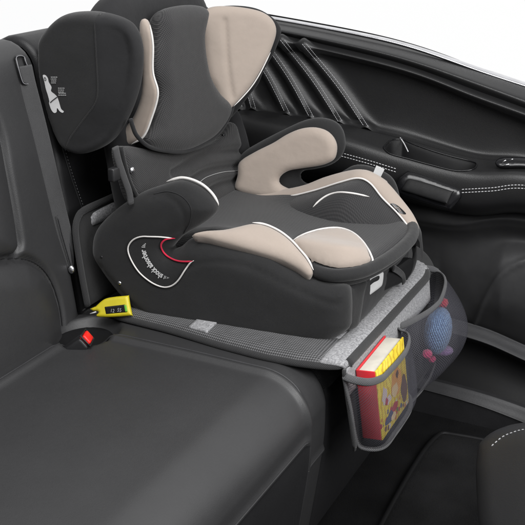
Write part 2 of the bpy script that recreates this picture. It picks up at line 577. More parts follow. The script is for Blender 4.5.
# seams on the neighbouring cushion's front
bc = bvh_of(cush2)
for zz in (-.055, -.125, -.2):
    s_ = SA[np.argmin(abs(BP[:, 1] - zz) + (BP[:, 0] < .3))]
    L_ = [pt(s_, y) for y in np.arange(.022, .59, .02)]
    seat_seam(L_, .0016, 'leather', .0015, cush2)

# backrests
def xback(z): return .012 - .125 * z
def backrest(name, y0, y1, ztop, mat, r=.02, dx=0., dy=.004):
    ys = np.unique(np.concatenate([np.arange(y0, y1, dy), [y1], [y0 + r * f for f in (.05, .15, .35, .65)], [y1 - r * f for f in (.05, .15, .35, .65)]]))
    zs = np.arange(-.05, ztop - .055, .0045)
    path = [(xback(z) + dx, z) for z in zs]
    xc, zc = path[-1]
    for k in range(1, 13):
        a = math.radians(k * 15); path.append((xc - .055 + .055 * math.cos(a), zc + .055 * math.sin(a)))
    path += [(xc - .11, zc - .1), (xc - .10, 0)]
    path = np.array(path); T = np.gradient(path, axis=0); T /= np.linalg.norm(T, axis=1, keepdims=True)
    G, UVs = [], []
    for i, (p, t) in enumerate(zip(path, T)):
        row, ur = [], []
        for y in ys:
            e = min(y - y0, y1 - y); h = -r * (1 - prof(np.array(e), r))
            row.append(V((p[0] + t[1] * h, y, p[1] - t[0] * h))); ur.append((y, i * .006))
        G.append(row); UVs.append(ur)
    return grid(name, G, mat, bench, UVs)

back1 = backrest('backrest', -1.0, .004, .455, M['leather'])
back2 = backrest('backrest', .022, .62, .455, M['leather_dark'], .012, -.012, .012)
b1 = bvh_of(back1)
lobeU = [(-60, 75), (-20, 95), (0, 130), (9, 175), (18, 228), (20, 247), (14, 257), (0, 261), (-40, 268), (-80, 280)]
lobeL = [(-80, 270), (-40, 262), (0, 259), (25, 259), (42, 268), (53, 285), (60, 308), (63, 332)]
stripL = [(4, 40), (9, 77), (24, 125), (40, 170), (54, 215), (64, 250), (72, 285)]
gl = [line_on(b1, lobeU, 0, 2), line_on(b1, lobeL, 0, 2)]
gs = [line_on(b1, stripL, 0, 2)]
# stuffed lobes
L0 = origin(back1); me = back1.data
co = np.array([tuple(v.co + L0) for v in me.vertices])
pr = np.array([((V(c) - CAM).dot(RT) / (V(c) - CAM).dot(FW) * FPX + 262.5, -(V(c) - CAM).dot(UP) / (V(c) - CAM).dot(FW) * FPX + 262.5) for c in co])
front = co[:, 0] > np.array([xback(z) for z in co[:, 2]]) - .03
for poly, amt in (([(-900, 60), (-60, 75)] + lobeU[1:-1] + [(-900, 420)], .016), (lobeL + [(60, 420), (-900, 700), (-900, 420)], .022)):
    B = np.array(poly, float); ins = inside(pr, B) & front
    d = seg_dist(pr, np.array(lobeU if amt < .02 else lobeL, float), False)
    tt = np.clip(d / 30., 0, 1); co[:, 0] += np.where(ins, amt * tt * (2 - tt), 0)
for v, c in zip(me.vertices, co): v.co = V(c) - L0
me.update()
groove3(back1, gl, .010, .006)
b1 = bvh_of(back1)
tube('seam', smooth3(line_on(b1, lobeL, .0, 3)), .0012, M['leather_dark'], back1)
rbox('seat_frame', (-.14, -.19, .16), (.10, 1.6, .50), M['void'], bench, .02)
rbox('seat_frame', (.18, -.19, -.22), (.50, 1.58, .26), M['void'], bench, .02)
# stitched seam along the shaded backrest
b2 = bvh_of(back2)
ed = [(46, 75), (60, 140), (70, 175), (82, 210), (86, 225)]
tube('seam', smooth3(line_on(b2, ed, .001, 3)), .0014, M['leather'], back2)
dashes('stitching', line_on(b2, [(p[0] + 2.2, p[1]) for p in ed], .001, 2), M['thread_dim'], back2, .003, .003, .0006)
# belt guide at the top of the bolster
gd_ = [(15, 64), (19, 79), (22, 84), (29, 83), (30, 78), (24, 64), (22, 58), (15, 58)]
P_ = line_on(b1, gd_, .004, 1.5, True)
if len(P_) > 5:
    gd = tube('belt_guide', P_, .0022, M['gloss'], bench, True)
    tube('bright_edge', [p + V((.002, -.001, .0005)) for p in P_], .0006, M['thread_dim'], gd, True)

# ================================================================== floor and sill
fl = mk('floor', [(-.6, -1.6, -.36), (1.9, -1.6, -.36), (1.9, .56, -.36), (-.6, .56, -.36)], [(0, 1, 2, 3)], M['carpet'], None, [(0, 0), (2.5, 0), (2.5, 2.1), (0, 2.1)])
fl['kind'] = 'structure'

fm = thing('floor_mat', (.78, .27, -.355), 'black carpet floor mat with bound edge lying in the footwell', 'floor mat')
fmp = Pl((.78, .27, -.354), (0, 0, 1), (0, 1, 0))
fmo = [(-.24, -.22), (-.255, 0), (-.25, .17), (-.21, .20), (0, .21), (.25, .21), (.3, .15), (.3, -.15), (.25, -.235), (0, -.24), (-.2, -.24)]
M['mat_carpet'] = carpet('mat_carpet', (.016, .016, .0165))
inflate('pile', fmp, None, M['mat_carpet'], fm, .007, .003, .006, uvpts=fmo, ds=.012)
tube('bound_edge', [fmp.w(u, v, .004) for u, v in resample(cr(fmo, True), .01, True)], .0055, M['void'], fm, True)

def px_loft(name, rows, mat, parent, x0=225, x1=640, n=140, sub=4, off=None, smooth=.14):
    """surface through feature lines given at their real depth"""
    R_ = []
    for y, pts in rows:
        pts = sorted(pts); P = np.array(cr(pts, False, 8))
        xs = np.linspace(x0, x1, n); ys = np.interp(xs, P[:, 0], P[:, 1])
        # straight continuation past the ends
        for side in (0, 1):
            a, b = (P[0], P[3]) if side == 0 else (P[-1], P[-4])
            sl = (b[1] - a[1]) / (b[0] - a[0]) if b[0] != a[0] else 0
            mk_ = xs < a[0] if side == 0 else xs > a[0]
            ys = np.where(mk_, a[1] + sl * (xs - a[0]), ys)
        kw = max(3, int(n * smooth) | 1); ker = np.hanning(kw + 2)[1:-1]; ker /= ker.sum()
        yp = np.concatenate([ys[0] + (ys[1] - ys[0]) * np.arange(-(kw // 2), 0), ys, ys[-1] + (ys[-1] - ys[-2]) * np.arange(1, kw // 2 + 1)])
        ys = np.convolve(yp, ker, 'valid')
        # even stations along the car, so that columns stand upright
        X = np.array([tuple(aty((px, py), y if not callable(y) else y(px))) for px, py in zip(xs, ys)])
        R_.append(X)
    xa = max(r[0, 0] for r in R_); xb = min(r[-1, 0] for r in R_)
    st = np.linspace(xa, xb, n)
    R_ = [np.stack([st, np.interp(st, r[:, 0], r[:, 1]), np.interp(st, r[:, 0], r[:, 2])], 1) for r in R_]
    cols = []
    for i in range(n):
        c = cr([r[i] for r in R_], False, sub); cols.append([V(p) for p in c])
    uv = [[(c[0].x, k * .006) for k in range(len(c))] for c in cols]
    return grid(name, cols, mat, parent, uv, flip=True)

door = thing('car_door', (.3, .62, -.3), 'black leather car door with stitched diagonal quilting, armrest and pull pocket', 'car door')
belt = px_loft('belt_trim', [
    (.69, [(225, 12), (300, 24), (400, 44), (482, 68), (525, 82), (640, 118)]),
    (.655, [(225, 15), (300, 27), (400, 48), (482, 73), (525, 87), (640, 124)]),
    (.625, [(225, 18), (300, 31), (400, 53), (482, 80), (525, 95), (640, 134)]),
    (.608, [(225, 22), (300, 35), (400, 58), (482, 86), (525, 102), (640, 144)]),
    (.618, [(225, 25), (300, 39), (400, 63), (475, 90), (525, 108), (640, 152)]),
], M['leather_door'], door)
chrome = px_loft('chrome_strip', [
    (.672, [(225, 9), (300, 21), (400, 41), (482, 68), (525, 82), (640, 119)]),
    (.664, [(225, 9.4), (300, 21.4), (400, 41.4), (482, 68.6), (525, 82.6), (640, 119.6)]),
    (.655, [(225, 11.8), (300, 23.8), (400, 44), (482, 72), (525, 86), (640, 123)]),
    (.660, [(225, 13), (300, 25), (400, 46), (482, 73.5), (525, 87.5), (640, 125)]),
], M['chrome'], door)
upper = px_loft('upper_panel', [
    (.622, [(225, 24), (300, 38), (400, 62), (475, 89), (525, 107), (640, 151)]),
    (.606, [(225, 27), (300, 42), (405, 67), (475, 93), (525, 111), (640, 155)]),
    (.598, [(225, 30), (300, 45), (405, 70.5), (475, 97), (525, 115), (640, 159)]),
    (.606, [(225, 33), (300, 48), (405, 74), (475, 101), (525, 120), (640, 163)]),
    (.622, [(225, 38), (300, 54), (405, 80), (475, 107), (525, 127), (640, 169)]),
    (.626, [(225, 65), (300, 80), (400, 103), (475, 128), (525, 143), (640, 178)]),
    (.622, [(225, 92), (300, 102), (370, 120), (400, 125), (475, 150), (525, 155), (640, 184)]),
    (.612, [(225, 104), (260, 108), (300, 114), (345, 121), (370, 128), (400, 134), (479, 157), (525, 160), (640, 188)]),
    (.60, [(225, 110), (260, 113), (300, 119), (345, 126), (370, 132), (400, 139), (479, 161), (525, 163), (640, 191)]),
], M['leather_door'], door, n=260, sub=9)
arm = px_loft('armrest', [
    (.612, [(225, 108), (260, 110), (300, 116), (345, 123), (370, 130), (400, 137), (479, 159), (525, 161), (640, 190)]),
    (.597, [(225, 109), (260, 111), (300, 117), (345, 124), (370, 131), (400, 138), (479, 160), (525, 162), (640, 191)]),
    (.585, [(225, 110), (260, 112), (300, 118), (345, 125), (370, 132), (400, 141), (479, 163), (525, 164), (640, 193)]),
    (.555, [(225, 115), (260, 117), (300, 124), (345, 131), (384, 144), (448, 162), (480, 168), (525, 168), (640, 197)]),
    (.528, [(225, 125), (260, 128), (300, 134), (345, 141), (396, 156), (440, 168), (480, 175), (525, 174), (640, 195)]),
    (.518, [(225, 143), (260, 146), (300, 151), (345, 157), (396, 171), (440, 183), (480, 189.5), (525, 187), (640, 207)]),
    (.522, [(225, 158), (300, 166), (345, 172), (396, 187), (440, 199), (480, 205.5), (525, 203), (640, 225)]),
    (.545, [(225, 168), (300, 176), (345, 183), (396, 196), (451, 210), (482, 214.5), (525, 211), (640, 240)]),
    (.59, [(225, 172), (300, 180), (345, 187), (396, 200), (451, 213), (482, 217), (525, 214), (640, 243)]),
], M['leather_door'], door, n=420, sub=14)
lower = px_loft('lower_panel', [
    (.60, [(225, 165), (300, 174), (345, 182), (396, 196), (451, 210), (482, 214), (525, 211), (640, 240)]),
    (.585, [(225, 172), (300, 181), (345, 188), (396, 202), (451, 216), (482, 218), (525, 216), (640, 246)]),
    (.578, [(225, 182), (300, 191), (345, 199), (396, 213), (455, 225), (482, 220.5), (525, 221), (640, 252)]),
    (.588, [(225, 188), (300, 197), (345, 205), (396, 219), (455, 230), (490, 225), (525, 227), (640, 258)]),
    (.612, [(225, 198), (300, 207), (345, 215), (396, 230), (455, 243), (490, 240), (525, 240), (640, 270)]),
    (lambda px: .622 - .05 * max(0, min(1, (px - 440) / 60)), [(225, 230), (345, 245), (420, 262), (460, 276), (525, 262), (640, 290)]),
    (lambda px: .622 - .055 * max(0, min(1, (px - 440) / 60)), [(225, 262), (345, 278), (420, 290), (460, 302), (525, 306), (640, 335)]),
    (.61, [(225, 285), (345, 297), (420, 308), (460, 317), (525, 342), (640, 385)]),
    (.64, [(225, 292), (345, 304), (420, 316), (460, 326), (525, 351), (640, 396)]),
], M['door_plastic'], door, n=200, sub=10)
px_loft('door_shell', [(.70, [(225, 6), (400, 40), (525, 86), (640, 126)]), (.69, [(225, 60), (400, 90), (525, 130), (640, 170)]), (.69, [(225, 160), (400, 180), (525, 215), (640, 260)]), (.70, [(225, 280), (400, 300), (525, 345), (640, 390)])], M['void'], door, n=40)
bu = bvh_of(upper)
ribs = []
for a, b in (((226, 38), (254, 111)), ((243, 38), (288, 115)), ((262, 38), (312, 118.5)), ((282, 40), (341, 123)), ((304, 44), (367.5, 129)), ((223, 60), (240, 108))):
    mid = ((a[0] + b[0]) / 2 + 2.2, (a[1] + b[1]) / 2 - 1.2)
    ribs.append([a, mid, b])
RL = [line_on(bu, r, 0, 1.5) for r in ribs]
groove3(upper, RL, .013, .0125); groove3(upper, RL, .004, .003)
bu = bvh_of(upper)
for r in ribs:
    for dx in (-1.7, 2.2):
        L_ = line_on(bu, [(p[0] + dx, p[1]) for p in r], .0006, 1.5)
        if len(L_) > 3: dashes('stitching', smooth3(L_), M['thread_mid'], upper, .0046, .0009, .0007)
ba = bvh_of(arm)
# pull pocket pressed into the armrest
pp = np.array(resample(cr([(383.5, 148), (385, 146), (391, 140.5), (402, 139.5), (404, 140.3), (412, 144), (430, 150.5), (450, 156.5), (472, 162), (477, 165), (472, 170), (455, 171), (430, 165), (408, 159), (390, 154)], True), 1, True))
def press(o, poly, depth, vec, w):
    L_ = origin(o); co = np.array([tuple(v.co + L_) for v in o.data.vertices])
    q = np.array([((V(c) - CAM).dot(RT) / (V(c) - CAM).dot(FW) * FPX + 262.5, -(V(c) - CAM).dot(UP) / (V(c) - CAM).dot(FW) * FPX + 262.5) for c in co])
    ins = inside(q, poly); d = seg_dist(q, poly)
    tt = np.clip(d / w, 0, 1); co += np.where(ins, depth * tt * tt * (3 - 2 * tt), 0)[:, None] * np.array(vec)[None]
    for v, c in zip(o.data.vertices, co): v.co = V(c) - L_
    o.data.update(); return ins
ins = press(arm, pp, .045, (0, .1, -.95), 5.)
arm.data.materials.append(M['void'])
for p in arm.data.polygons:
    if all(ins[i] for i in p.vertices): p.material_index = 1
tube('pocket_rim', smooth3([h + n * .001 for h, n in [hit(ba, *p) for p in pp] if h is not None]), .0014, M['gloss'], arm, True)
tube('bright_accent', line_on(ba, [(400, 138), (404, 144), (408, 152)], .001, 1), .0011, M['thread'], arm)
# double stitched line on the arm front
for dy in (-1.6, 1.6):
    dashes('stitching', smooth3(line_on(ba, [(462, 191 + dy), (492, 189.4 + dy), (526, 187 + dy), (600, 200 + dy)], .0005, 1.5)), M['thread'], arm, .0042, .002, .0008)
    dashes('stitching', smooth3(line_on(ba, [(330, 151.5 + dy), (345, 155.5 + dy), (372, 163 + dy), (398, 171 + dy)], .0005, 1.5)), M['thread'], arm, .0042, .002, .0008)
plb = Pl((.45, .512, .14), (.12, -1, .35))
hb = inflate('grab_handle', plb, [(395, 187), (395, 187), (399, 178), (408, 171), (408, 171), (420, 174), (440, 181), (461, 188.5), (461, 188.5), (461.5, 197), (450, 210), (450, 210), (425, 203), (399, 194)], M['gloss'], door, .010, .03, .012)
inflate('handle_pad', Pl((.45, .502, .145), (.12, -1, .55)), [(408, 178), (408, 178), (430, 184), (453, 191.5), (453, 191.5), (447, 204), (447, 204), (425, 197.5), (401, 190), (401, 190)], M['void'], door, .004, .01, .01)
sw = inflate('window_switch', Pl((.6, .545, .2), (0, -.6, .8)), [(495, 163), (500, 158), (512, 157), (530, 158), (545, 162), (540, 168), (520, 167), (500, 167)], M['gloss'], door, .004, .01, .008)
for a, b in (((501, 163), (506, 160)), ((503, 166), (509, 164)), ((510, 160), (513, 159))):
    tube('bright_edge', [aty(a, .535), aty(b, .535)], .0009, M['chrome'], sw)
bl = bvh_of(lower)
sp = [(472, 330), (476, 320), (483, 304), (492, 287), (502, 274), (514, 266), (530, 260), (560, 258)]
gl2 = line_on(bl, sp, 0, 1.5)
groove3(lower, [gl2], .006, .004)

sill = thing('door_sill', (.55, .55, -.36), 'dark grey plastic door sill with two raised ledges below the car door', 'door sill')
px_loft('upper_ledge', [
    (.66, [(250, 271), (460, 318.5), (525, 343.5), (640, 392)]),
    (.612, [(250, 272), (460, 320), (525, 345), (640, 394)]),
    (.604, [(250, 273), (460, 321.5), (525, 346.5), (640, 396)]),
    (.592, [(250, 279), (460, 327.5), (525, 353), (640, 402)]),
    (.580, [(250, 285), (460, 333.5), (525, 359), (640, 409)]),
    (.580, [(250, 287), (460, 336), (525, 361.5), (640, 411)]),
    (.61, [(250, 290), (460, 339), (525, 364.5), (640, 415)]),
], M['sillp'], sill, x0=250, n=80)
px_loft('riser', [
    (.615, [(250, 285), (460, 334), (525, 360), (640, 410)]),
    (.61, [(250, 310), (460, 360), (525, 384), (640, 434)]),
    (.585, [(250, 340), (440, 385), (525, 410), (640, 458)]),
], M['void'], sill, x0=250, n=80)
px_loft('lower_ledge', [
    (.60, [(250, 334), (440, 379), (525, 404), (640, 451)]),
    (.556, [(250, 336.5), (440, 381.5), (525, 407), (640, 455)]),
    (.548, [(250, 338), (440, 383), (525, 409), (640, 457)]),
    (.540, [(250, 343), (440, 388.5), (525, 416), (640, 465)]),
    (.532, [(250, 348), (440, 394), (525, 423), (640, 473)]),
    (.534, [(250, 351), (440, 397), (525, 426.5), (640, 477)]),
    (.55, [(250, 380), (440, 430), (525, 462), (640, 515)]),
], M['sillp'], sill, x0=250, n=80)

# ================================================================== front seat (rear corner of its folded backrest)
fs = thing('front_seat', (.95, .25, -.36), 'dark grey padded corner of the front seat with pale stitching', 'car seat')
plf = Pl((.74, .06, -.09), (-.62, -.55, .56))
fp = inflate('backrest', plf, [(482, 452), (487, 442), (498, 432.5), (511, 427), (524, 424), (560, 421), (640, 425), (700, 470), (690, 560), (560, 600), (492, 560), (480, 490)], M['leather'], fs, .03, .10, .05, ds=.008)
bf = bvh_of(fp)
dashes('stitching', smooth3(line_on(bf, [(492, 446), (502, 437.5), (512, 433), (526, 429.5), (560, 427), (600, 430)], .0006, 1)), M['thread'], fp, .004, .003, .0009)
rbox('seat_base', (1.02, .3, -.28), (.5, .42, .16), M['black'], fs, .03)

# ================================================================== protector mat
MW = .462
mat_ = thing('seat_protector', (.25, .23, .004), 'grey and black padded seat protector lying under the child seat, pockets hanging in front', 'seat protector')
def mat_path():
    P = [(xback(z) + .012, z) for z in (.17, .14, .11, .08, .055, .035)]
    P += [(.030, .018), (.048, .009), (.075, .007), (.12, .007), (.25, .008), (.38, .008), (.45, .006), (.485, .001), (.497, -.004)]
    return resample(cr(P, False, 6), .005, False)
MP = mat_path()
MS = np.concatenate([[0], np.cumsum(np.linalg.norm(np.diff(MP, axis=0), axis=1))])
def xlim(y, r=.055):
    d = max(0., y - (MW - r)); return .4985 - (r - math.sqrt(max(0, r * r - min(d, r) ** 2)))
i_fold = int(np.argmin(abs(MP[:, 0] - .05) + abs(MP[:, 1] - .009)))
def ynear(x): return float(np.interp(x, [.04, .09, .20, .30, .38, .43, .47, .50], [.004, -.002, -.008, -.020, -.024, -.020, -.010, .004]))
def mat_panel(name, i0, i1, y0, y1, mat, lift=0., rc=(), dy=.006, quilt=0.):
    ys = np.unique(np.concatenate([np.arange(y0, y1, dy), [y1]])); G, UVs = [], []
    T = np.gradient(MP, axis=0); T /= np.linalg.norm(T, axis=1, keepdims=True)
    for i in range(i0, i1 + 1):
        p, t = MP[i], T[i]; nn = np.array((-t[1], t[0])) 
        if nn[1] < 0 and abs(nn[1]) > .3: nn = -nn
        if abs(nn[1]) <= .3 and nn[0] < 0: nn = -nn
        row, ur = [], []
        for y in ys:
            e = min(i - i0, i1 - i) * .005; f = min(y - y0, y1 - y)
            h = lift + quilt * float(prof(np.array(min(e, f)), .02))
            row.append(V((min(p[0] + nn[0] * h, xlim(y)), y + (ynear(p[0]) * max(0, 1 - y / .068) if p[1] < .03 else 0), p[1] + nn[1] * h - (.004 * max(0, -ynear(p[0]) / .024) * max(0, 1 - y / .03))))); ur.append((MS[i], y))
        G.append(row); UVs.append(ur)
    o = grid(name, G, mat, mat_, UVs)
    s = o.modifiers.new('thickness', 'SOLIDIFY'); s.thickness = .006; s.offset = -1
    return o
i46 = int(np.argmin(abs(MP[:, 0] - .462) + (MP[:, 1] > .03)))
band = mat_panel('mesh_border', i_fold + 6, i46, 0, .068, M['carbon'], .001, quilt=.004)
mat_panel('mesh_border', i_fold + 6, i46, MW - .068, MW, M['carbon'], .001, quilt=.004)
mat_panel('fabric_panel', i_fold + 6, i46, .068, MW - .068, M['heather'], .001, quilt=.003)
mat_panel('fabric_panel', i46, len(MP) - 1, 0, MW, M['heather'], .001, quilt=.004)
# grey tab sewn across the border
i_a, i_b = int(np.argmin(abs(MP[:, 0] - .232) + (MP[:, 1] > .03))), int(np.argmin(abs(MP[:, 0] - .268) + (MP[:, 1] > .03)))
mat_panel('fabric_tab', i_a, i_b, .004, .06, M['heather'], .0072)
# back panel with rounded top corner
plm = Pl((xback(.0) + .016, 0, .0), (1, 0, .125), (0, 0, 1))
zt = .172
bpv = [(.0, .012), (-.001, .06), (0, .12), (.004, .15), (.016, .166), (.035, zt), (.10, zt), (.23, zt), (.40, zt), (.455, .168), (.462, .14), (.462, .012), (.462, .010), (.23, .010), (.0, .010)]
bpan = inflate('back_panel', plm, None, M['cover'], mat_, .004, .006, .012, uvpts=bpv, ds=.008)
bb = [plm.w(u, v, .002) for u, v in resample(cr(bpv[:12], False), .006, False)]
tube('binding', bb, .0065, M['binding'], mat_, False, 8, .7, V((1, 0, .12)))
inflate('fabric_panel', plm, None, M['heather'], mat_, .0075, -.002, .006, uvpts=[(.048, .140), (.047, .152), (.058, .163), (.20, .164), (.42, .164), (.43, .138), (.2, .137)], ds=.008)
# bindings round the base
def mp_at(x): i = int(np.argmin(abs(MP[:, 0] - x) + (MP[:, 1] > .03))); return MP[i]
nearb = [V((.052, .03, .016)), V((.060, .012, .013))] + [V((x, ynear(x) - .001, mp_at(x)[1] - .004 * max(0, -ynear(x) / .024))) for x in np.arange(.075, .485, .01)] + [V((.491, .002, .001)), V((.497, .010, -.001)), V((.4995, .022, -.001))]
tube('binding', smooth3(nearb, 4), .0078, M['binding'], mat_, False, 10, .72, V((0, -.35, 1)))
frontb = [V((.499, y, .002)) for y in np.arange(.015, MW - .055, .01)] + [V((xlim(MW - .055 + .055 * math.sin(a)) + .0005, MW - .055 + .055 * math.sin(a), .003 + .004 * math.sin(a))) for a in np.linspace(0, 1.5, 9)] + [V((.42, MW + .002, .008)), V((.38, MW + .003, .010)), V((.2, MW + .003, .010)), V((.08, MW, .010))]
tube('binding', smooth3(frontb), .0078, M['binding'], mat_, False, 8, .62, V((.55, 0, .8)))
# inner line where border meets fabric
tube('binding', [V((x, .069, mp_at(x)[1] + .003)) for x in np.arange(.09, .46, .01)], .003, M['binding'], mat_)
tube('binding', [V((.463, y, mp_at(.463)[1] + .003)) for y in np.arange(.004, .068, .008)], .0026, M['binding'], mat_)

# front flap
FLAPY = (-.004, .459)
def flx(z): return .12 * max(0, -z - .01)
def flap_pt(y, z, o=0.):
    y = y + .12 * max(0, -z) * max(0, 1 - max(y, 0) / .12)
    return V((xlim(min(y, MW - .004)) + .003 + flx(z) + o, y, z))
G = [[flap_pt(y, z, 0) for y in (np.concatenate([np.linspace(FLAPY[0], .40, 40), .407 + .052 * np.sin(np.linspace(0, 1.5, 20))]))] for z in np.linspace(-.002, -.046, 10)]
o = grid('front_flap', G, M['heather'], mat_, [[(z, y) for y in (np.concatenate([np.linspace(FLAPY[0], .40, 40), .407 + .052 * np.sin(np.linspace(0, 1.5, 20))]))] for z in np.linspace(0, .046, 10)], flip=True)
s = o.modifiers.new('thickness', 'SOLIDIFY'); s.thickness = .004; s.offset = 0
G = [[flap_pt(y, -.040 - f * (.110 + .030 * max(0, min(1, (y - .2) / .1)) - .06 * max(0, (y - .4) / .1)), -.004) for y in np.linspace(-.002, .459, 60)] for f in np.linspace(0, 1, 16)]
o = grid('flap_lining', G, M['cover_dark'], mat_, [[(z, y) for y in (np.concatenate([np.linspace(FLAPY[0], .40, 40), .407 + .052 * np.sin(np.linspace(0, 1.5, 20))]))] for z in np.linspace(0, .14, 16)], flip=True)
s = o.modifiers.new('thickness', 'SOLIDIFY'); s.thickness = .003; s.offset = 0
ne = [flap_pt(-.004, z, .001) for z in np.linspace(-.004, -.05, 12)]

def pocket(plan, rim, zbot, bulge, close, ycl=.14, lean=0., swell=0.):
    """plan: open outline (x,y) of the rim; rim(t): its height; narrows to the hem"""
    C = resample(cr(plan, False), .006, False); n = len(C); rows = []
    K = 22
    for k in range(K + 1):
        f = k / K; row = []
        for i, (x, y) in enumerate(C):
            t = i / (n - 1); z0 = rim(t); z1 = zbot(t); z = z0 + (z1 - z0) * f
            fl = .502; g = (1 + bulge * f if bulge < .9 else 1 + bulge * math.sin(math.pi * min(1, f * 1.02) ** .9)) - close * f ** 9
            yy = y + ((C[:, 1].mean() if ycl < .3 else C[:, 1].min() + .05) - y) * ycl * f ** 3 + lean * f * max(0, 1 - t * 2.2) + swell * math.sin(math.pi * f) * t ** 2
            row.append(V((fl + flx(z) + (x - fl) * g + .002 * math.sin(y * 90 + f * 5) * math.sin(f * 3), yy, z)))
        rows.append(row)
    uv = [[(i * .006, k * .13 / K) for i in range(n)] for k in range(K + 1)]
    return rows, uv
p1 = [(.502, -.006), (.517, -.004), (.534, .008), (.541, .035), (.542, .10), (.541, .165), (.528, .218), (.504, .236)]
rows, uv = pocket(p1, lambda t: np.interp(t, [0, .12, .3, .5, .75, 1], [-.010, -.018, -.030, -.033, -.033, -.030]), lambda t: -.146 + .006 * t, .42, .45, .10, .020)
pk1 = grid('mesh_pocket', rows, M['net'], mat_, uv, flip=True)
tube('pocket_binding', rows[0], .0062, M['binding_grey'], pk1, False, 8, .35, V((1, -.4, .2)))
hem = [r[0] for r in rows] + rows[-1][1:] + [r[-1] for r in rows[::-1]][1:]
tube('pocket_binding', smooth3(hem, 3), .0042, M['binding_grey'], pk1, False, 8, .7)
p2 = [(.502, .245), (.512, .270), (.528, .33), (.533, .38), (.529, .43), (.518, .462), (.496, .478), (.470, .470)]
rows2, uv2 = pocket(p2, lambda t: np.interp(t, [0, .2, .5, .8, 1], [-.030, -.031, -.030, -.012, -.005]), lambda t: -.188 + .03 * t, 1.32, .6, .34, 0., .030)
pk2 = grid('mesh_pocket', rows2, M['net'], mat_, uv2, flip=True)
tube('pocket_binding', rows2[0], .0062, M['binding_grey'], pk2, False, 8, .35, V((1, -.4, .2)))
hem2 = [r[0] for r in rows2] + rows2[-1][1:] + [r[-1] for r in rows2[::-1]][1:]
tube('pocket_binding', smooth3(hem2, 3), .003, M['binding_grey'], pk2, False, 8, .7)
# lower ends of the bindings down the flap sides
tube('binding', [flap_pt(-.005, z) for z in np.linspace(0, -.140, 20)], .0045, M['binding'], mat_, False, 8, .7)

# ================================================================== book
bk = thing('picture_book', (.535, .08, -.155), 'thick red and yellow picture book standing in the near mesh pocket', 'book')
bx0, bx1, by0, by1, bz0, bz1 = .5065, .5375, .032, .162, -.132, -.012
BR = Matrix.Rotation(math.radians(2), 4, 'X') @ Matrix.Rotation(math.radians(-7), 4, 'Y')
def bpos(x, y, z):
    q = BR @ V((x - .522, y - .09, z + .012)); return q + V((.522, .09, -.012))
def boxv(name, x0, x1, y0, y1, z0, z1, mat, parent, bev=.0015):
    o = rbox(name, (0, 0, 0), (x1 - x0, y1 - y0, z1 - z0), mat, parent, bev, None, 2)
    L_ = origin(parent); c = V(((x0 + x1) / 2, (y0 + y1) / 2, (z0 + z1) / 2))
    for v in o.data.vertices:
        q = v.co + L_ + c; v.co = bpos(*q) - L_
    return o

def book_cover_mat():
    m, nt, b = new_mat('book_cover')
    o = coords(nt, 'UV'); sp = nt.nodes.new('ShaderNodeSeparateXYZ'); nt.links.new(o, sp.inputs[0])
    n1 = noise(nt, o, 7, 4)
    base = ramp(nt, n1, [(.3, (.70, .50, .02)), (.5, (.78, .60, .04)), (.7, (.80, .66, .12))])
    wv = nt.nodes.new('ShaderNodeTexWave'); wv.inputs['Scale'].default_value = 3; wv.inputs['Distortion'].default_value = 9; wv.inputs['Detail'].default_value = 3; nt.links.new(o, wv.inputs[0])
    mx = nt.nodes.new('ShaderNodeMixRGB'); mx.blend_type = 'MULTIPLY'; mx.inputs[0].default_value = .5
    nt.links.new(base, mx.inputs[1]); nt.links.new(ramp(nt, wv.outputs['Fac'], [(.08, (.45, .22, .08)), (.2, (1, 1, 1))]), mx.inputs[2])
    vo = nt.nodes.new('ShaderNodeTexVoronoi'); vo.inputs['Scale'].default_value = 11; nt.links.new(o, vo.inputs['Vector'])
    sc = nt.nodes.new('ShaderNodeSeparateColor'); nt.links.new(vo.outputs['Color'], sc.inputs[0])
    spots = ramp(nt, sc.outputs[0], [(0, (.05, .07, .20)), (.2, (.45, .04, .06)), (.4, (.65, .60, .52)), (.55, (.10, .20, .06)), (.7, (.55, .20, .04)), (.85, (.16, .07, .04))])
    nt.nodes[spots.node.name].color_ramp.interpolation = 'CONSTANT'
    low = mth(nt, 'LESS_THAN', mth(nt, 'ADD', sp.outputs[1], mth(nt, 'MULTIPLY_ADD', n1, .4, -.2)), .30)
    dot = mth(nt, 'LESS_THAN', vo.outputs['Distance'], .42)
    mx2 = nt.nodes.new('ShaderNodeMixRGB'); nt.links.new(mth(nt, 'MULTIPLY', low, dot), mx2.inputs[0])
    nt.links.new(mx.outputs[0], mx2.inputs[1]); nt.links.new(spots, mx2.inputs[2])
    nt.links.new(mx2.outputs[0], b.inputs['Base Color']); b.inputs['Roughness'].default_value = .35
    return m
M['book'] = book_cover_mat()
M['page'] = plastic('page', (.56, .53, .46), .8, .2)
M['book_red'] = plastic('book_red', (.62, .03, .04), .4)
pages = boxv('page_block', bx0 + .002, bx1 - .002, by0 + .003, by1 - .002, bz0 + .002, bz1 - .002, M['page'], bk)
boxv('spine', bx0, bx1, by0, by0 + .003, bz0, bz1, M['book_red'], bk)
boxv('back_cover', bx0 - .001, bx0 + .0015, by0 + .001, by1, bz0, bz1, M['book_red'], bk, .0007)
cv = boxv('front_cover', bx1 - .0012, bx1 + .0014, by0 + .001, by1, bz0, bz1, M['book'], bk, .0007)
ul = cv.data.uv_layers[0]
L_ = origin(cv)
for p in cv.data.polygons:
    for li in p.loop_indices:
        q = cv.data.vertices[cv.data.loops[li].vertex_index].co + L_
        ul.data[li].uv = ((q.y - by0) / (by1 - by0), (q.z - bz0) / (bz1 - bz0))
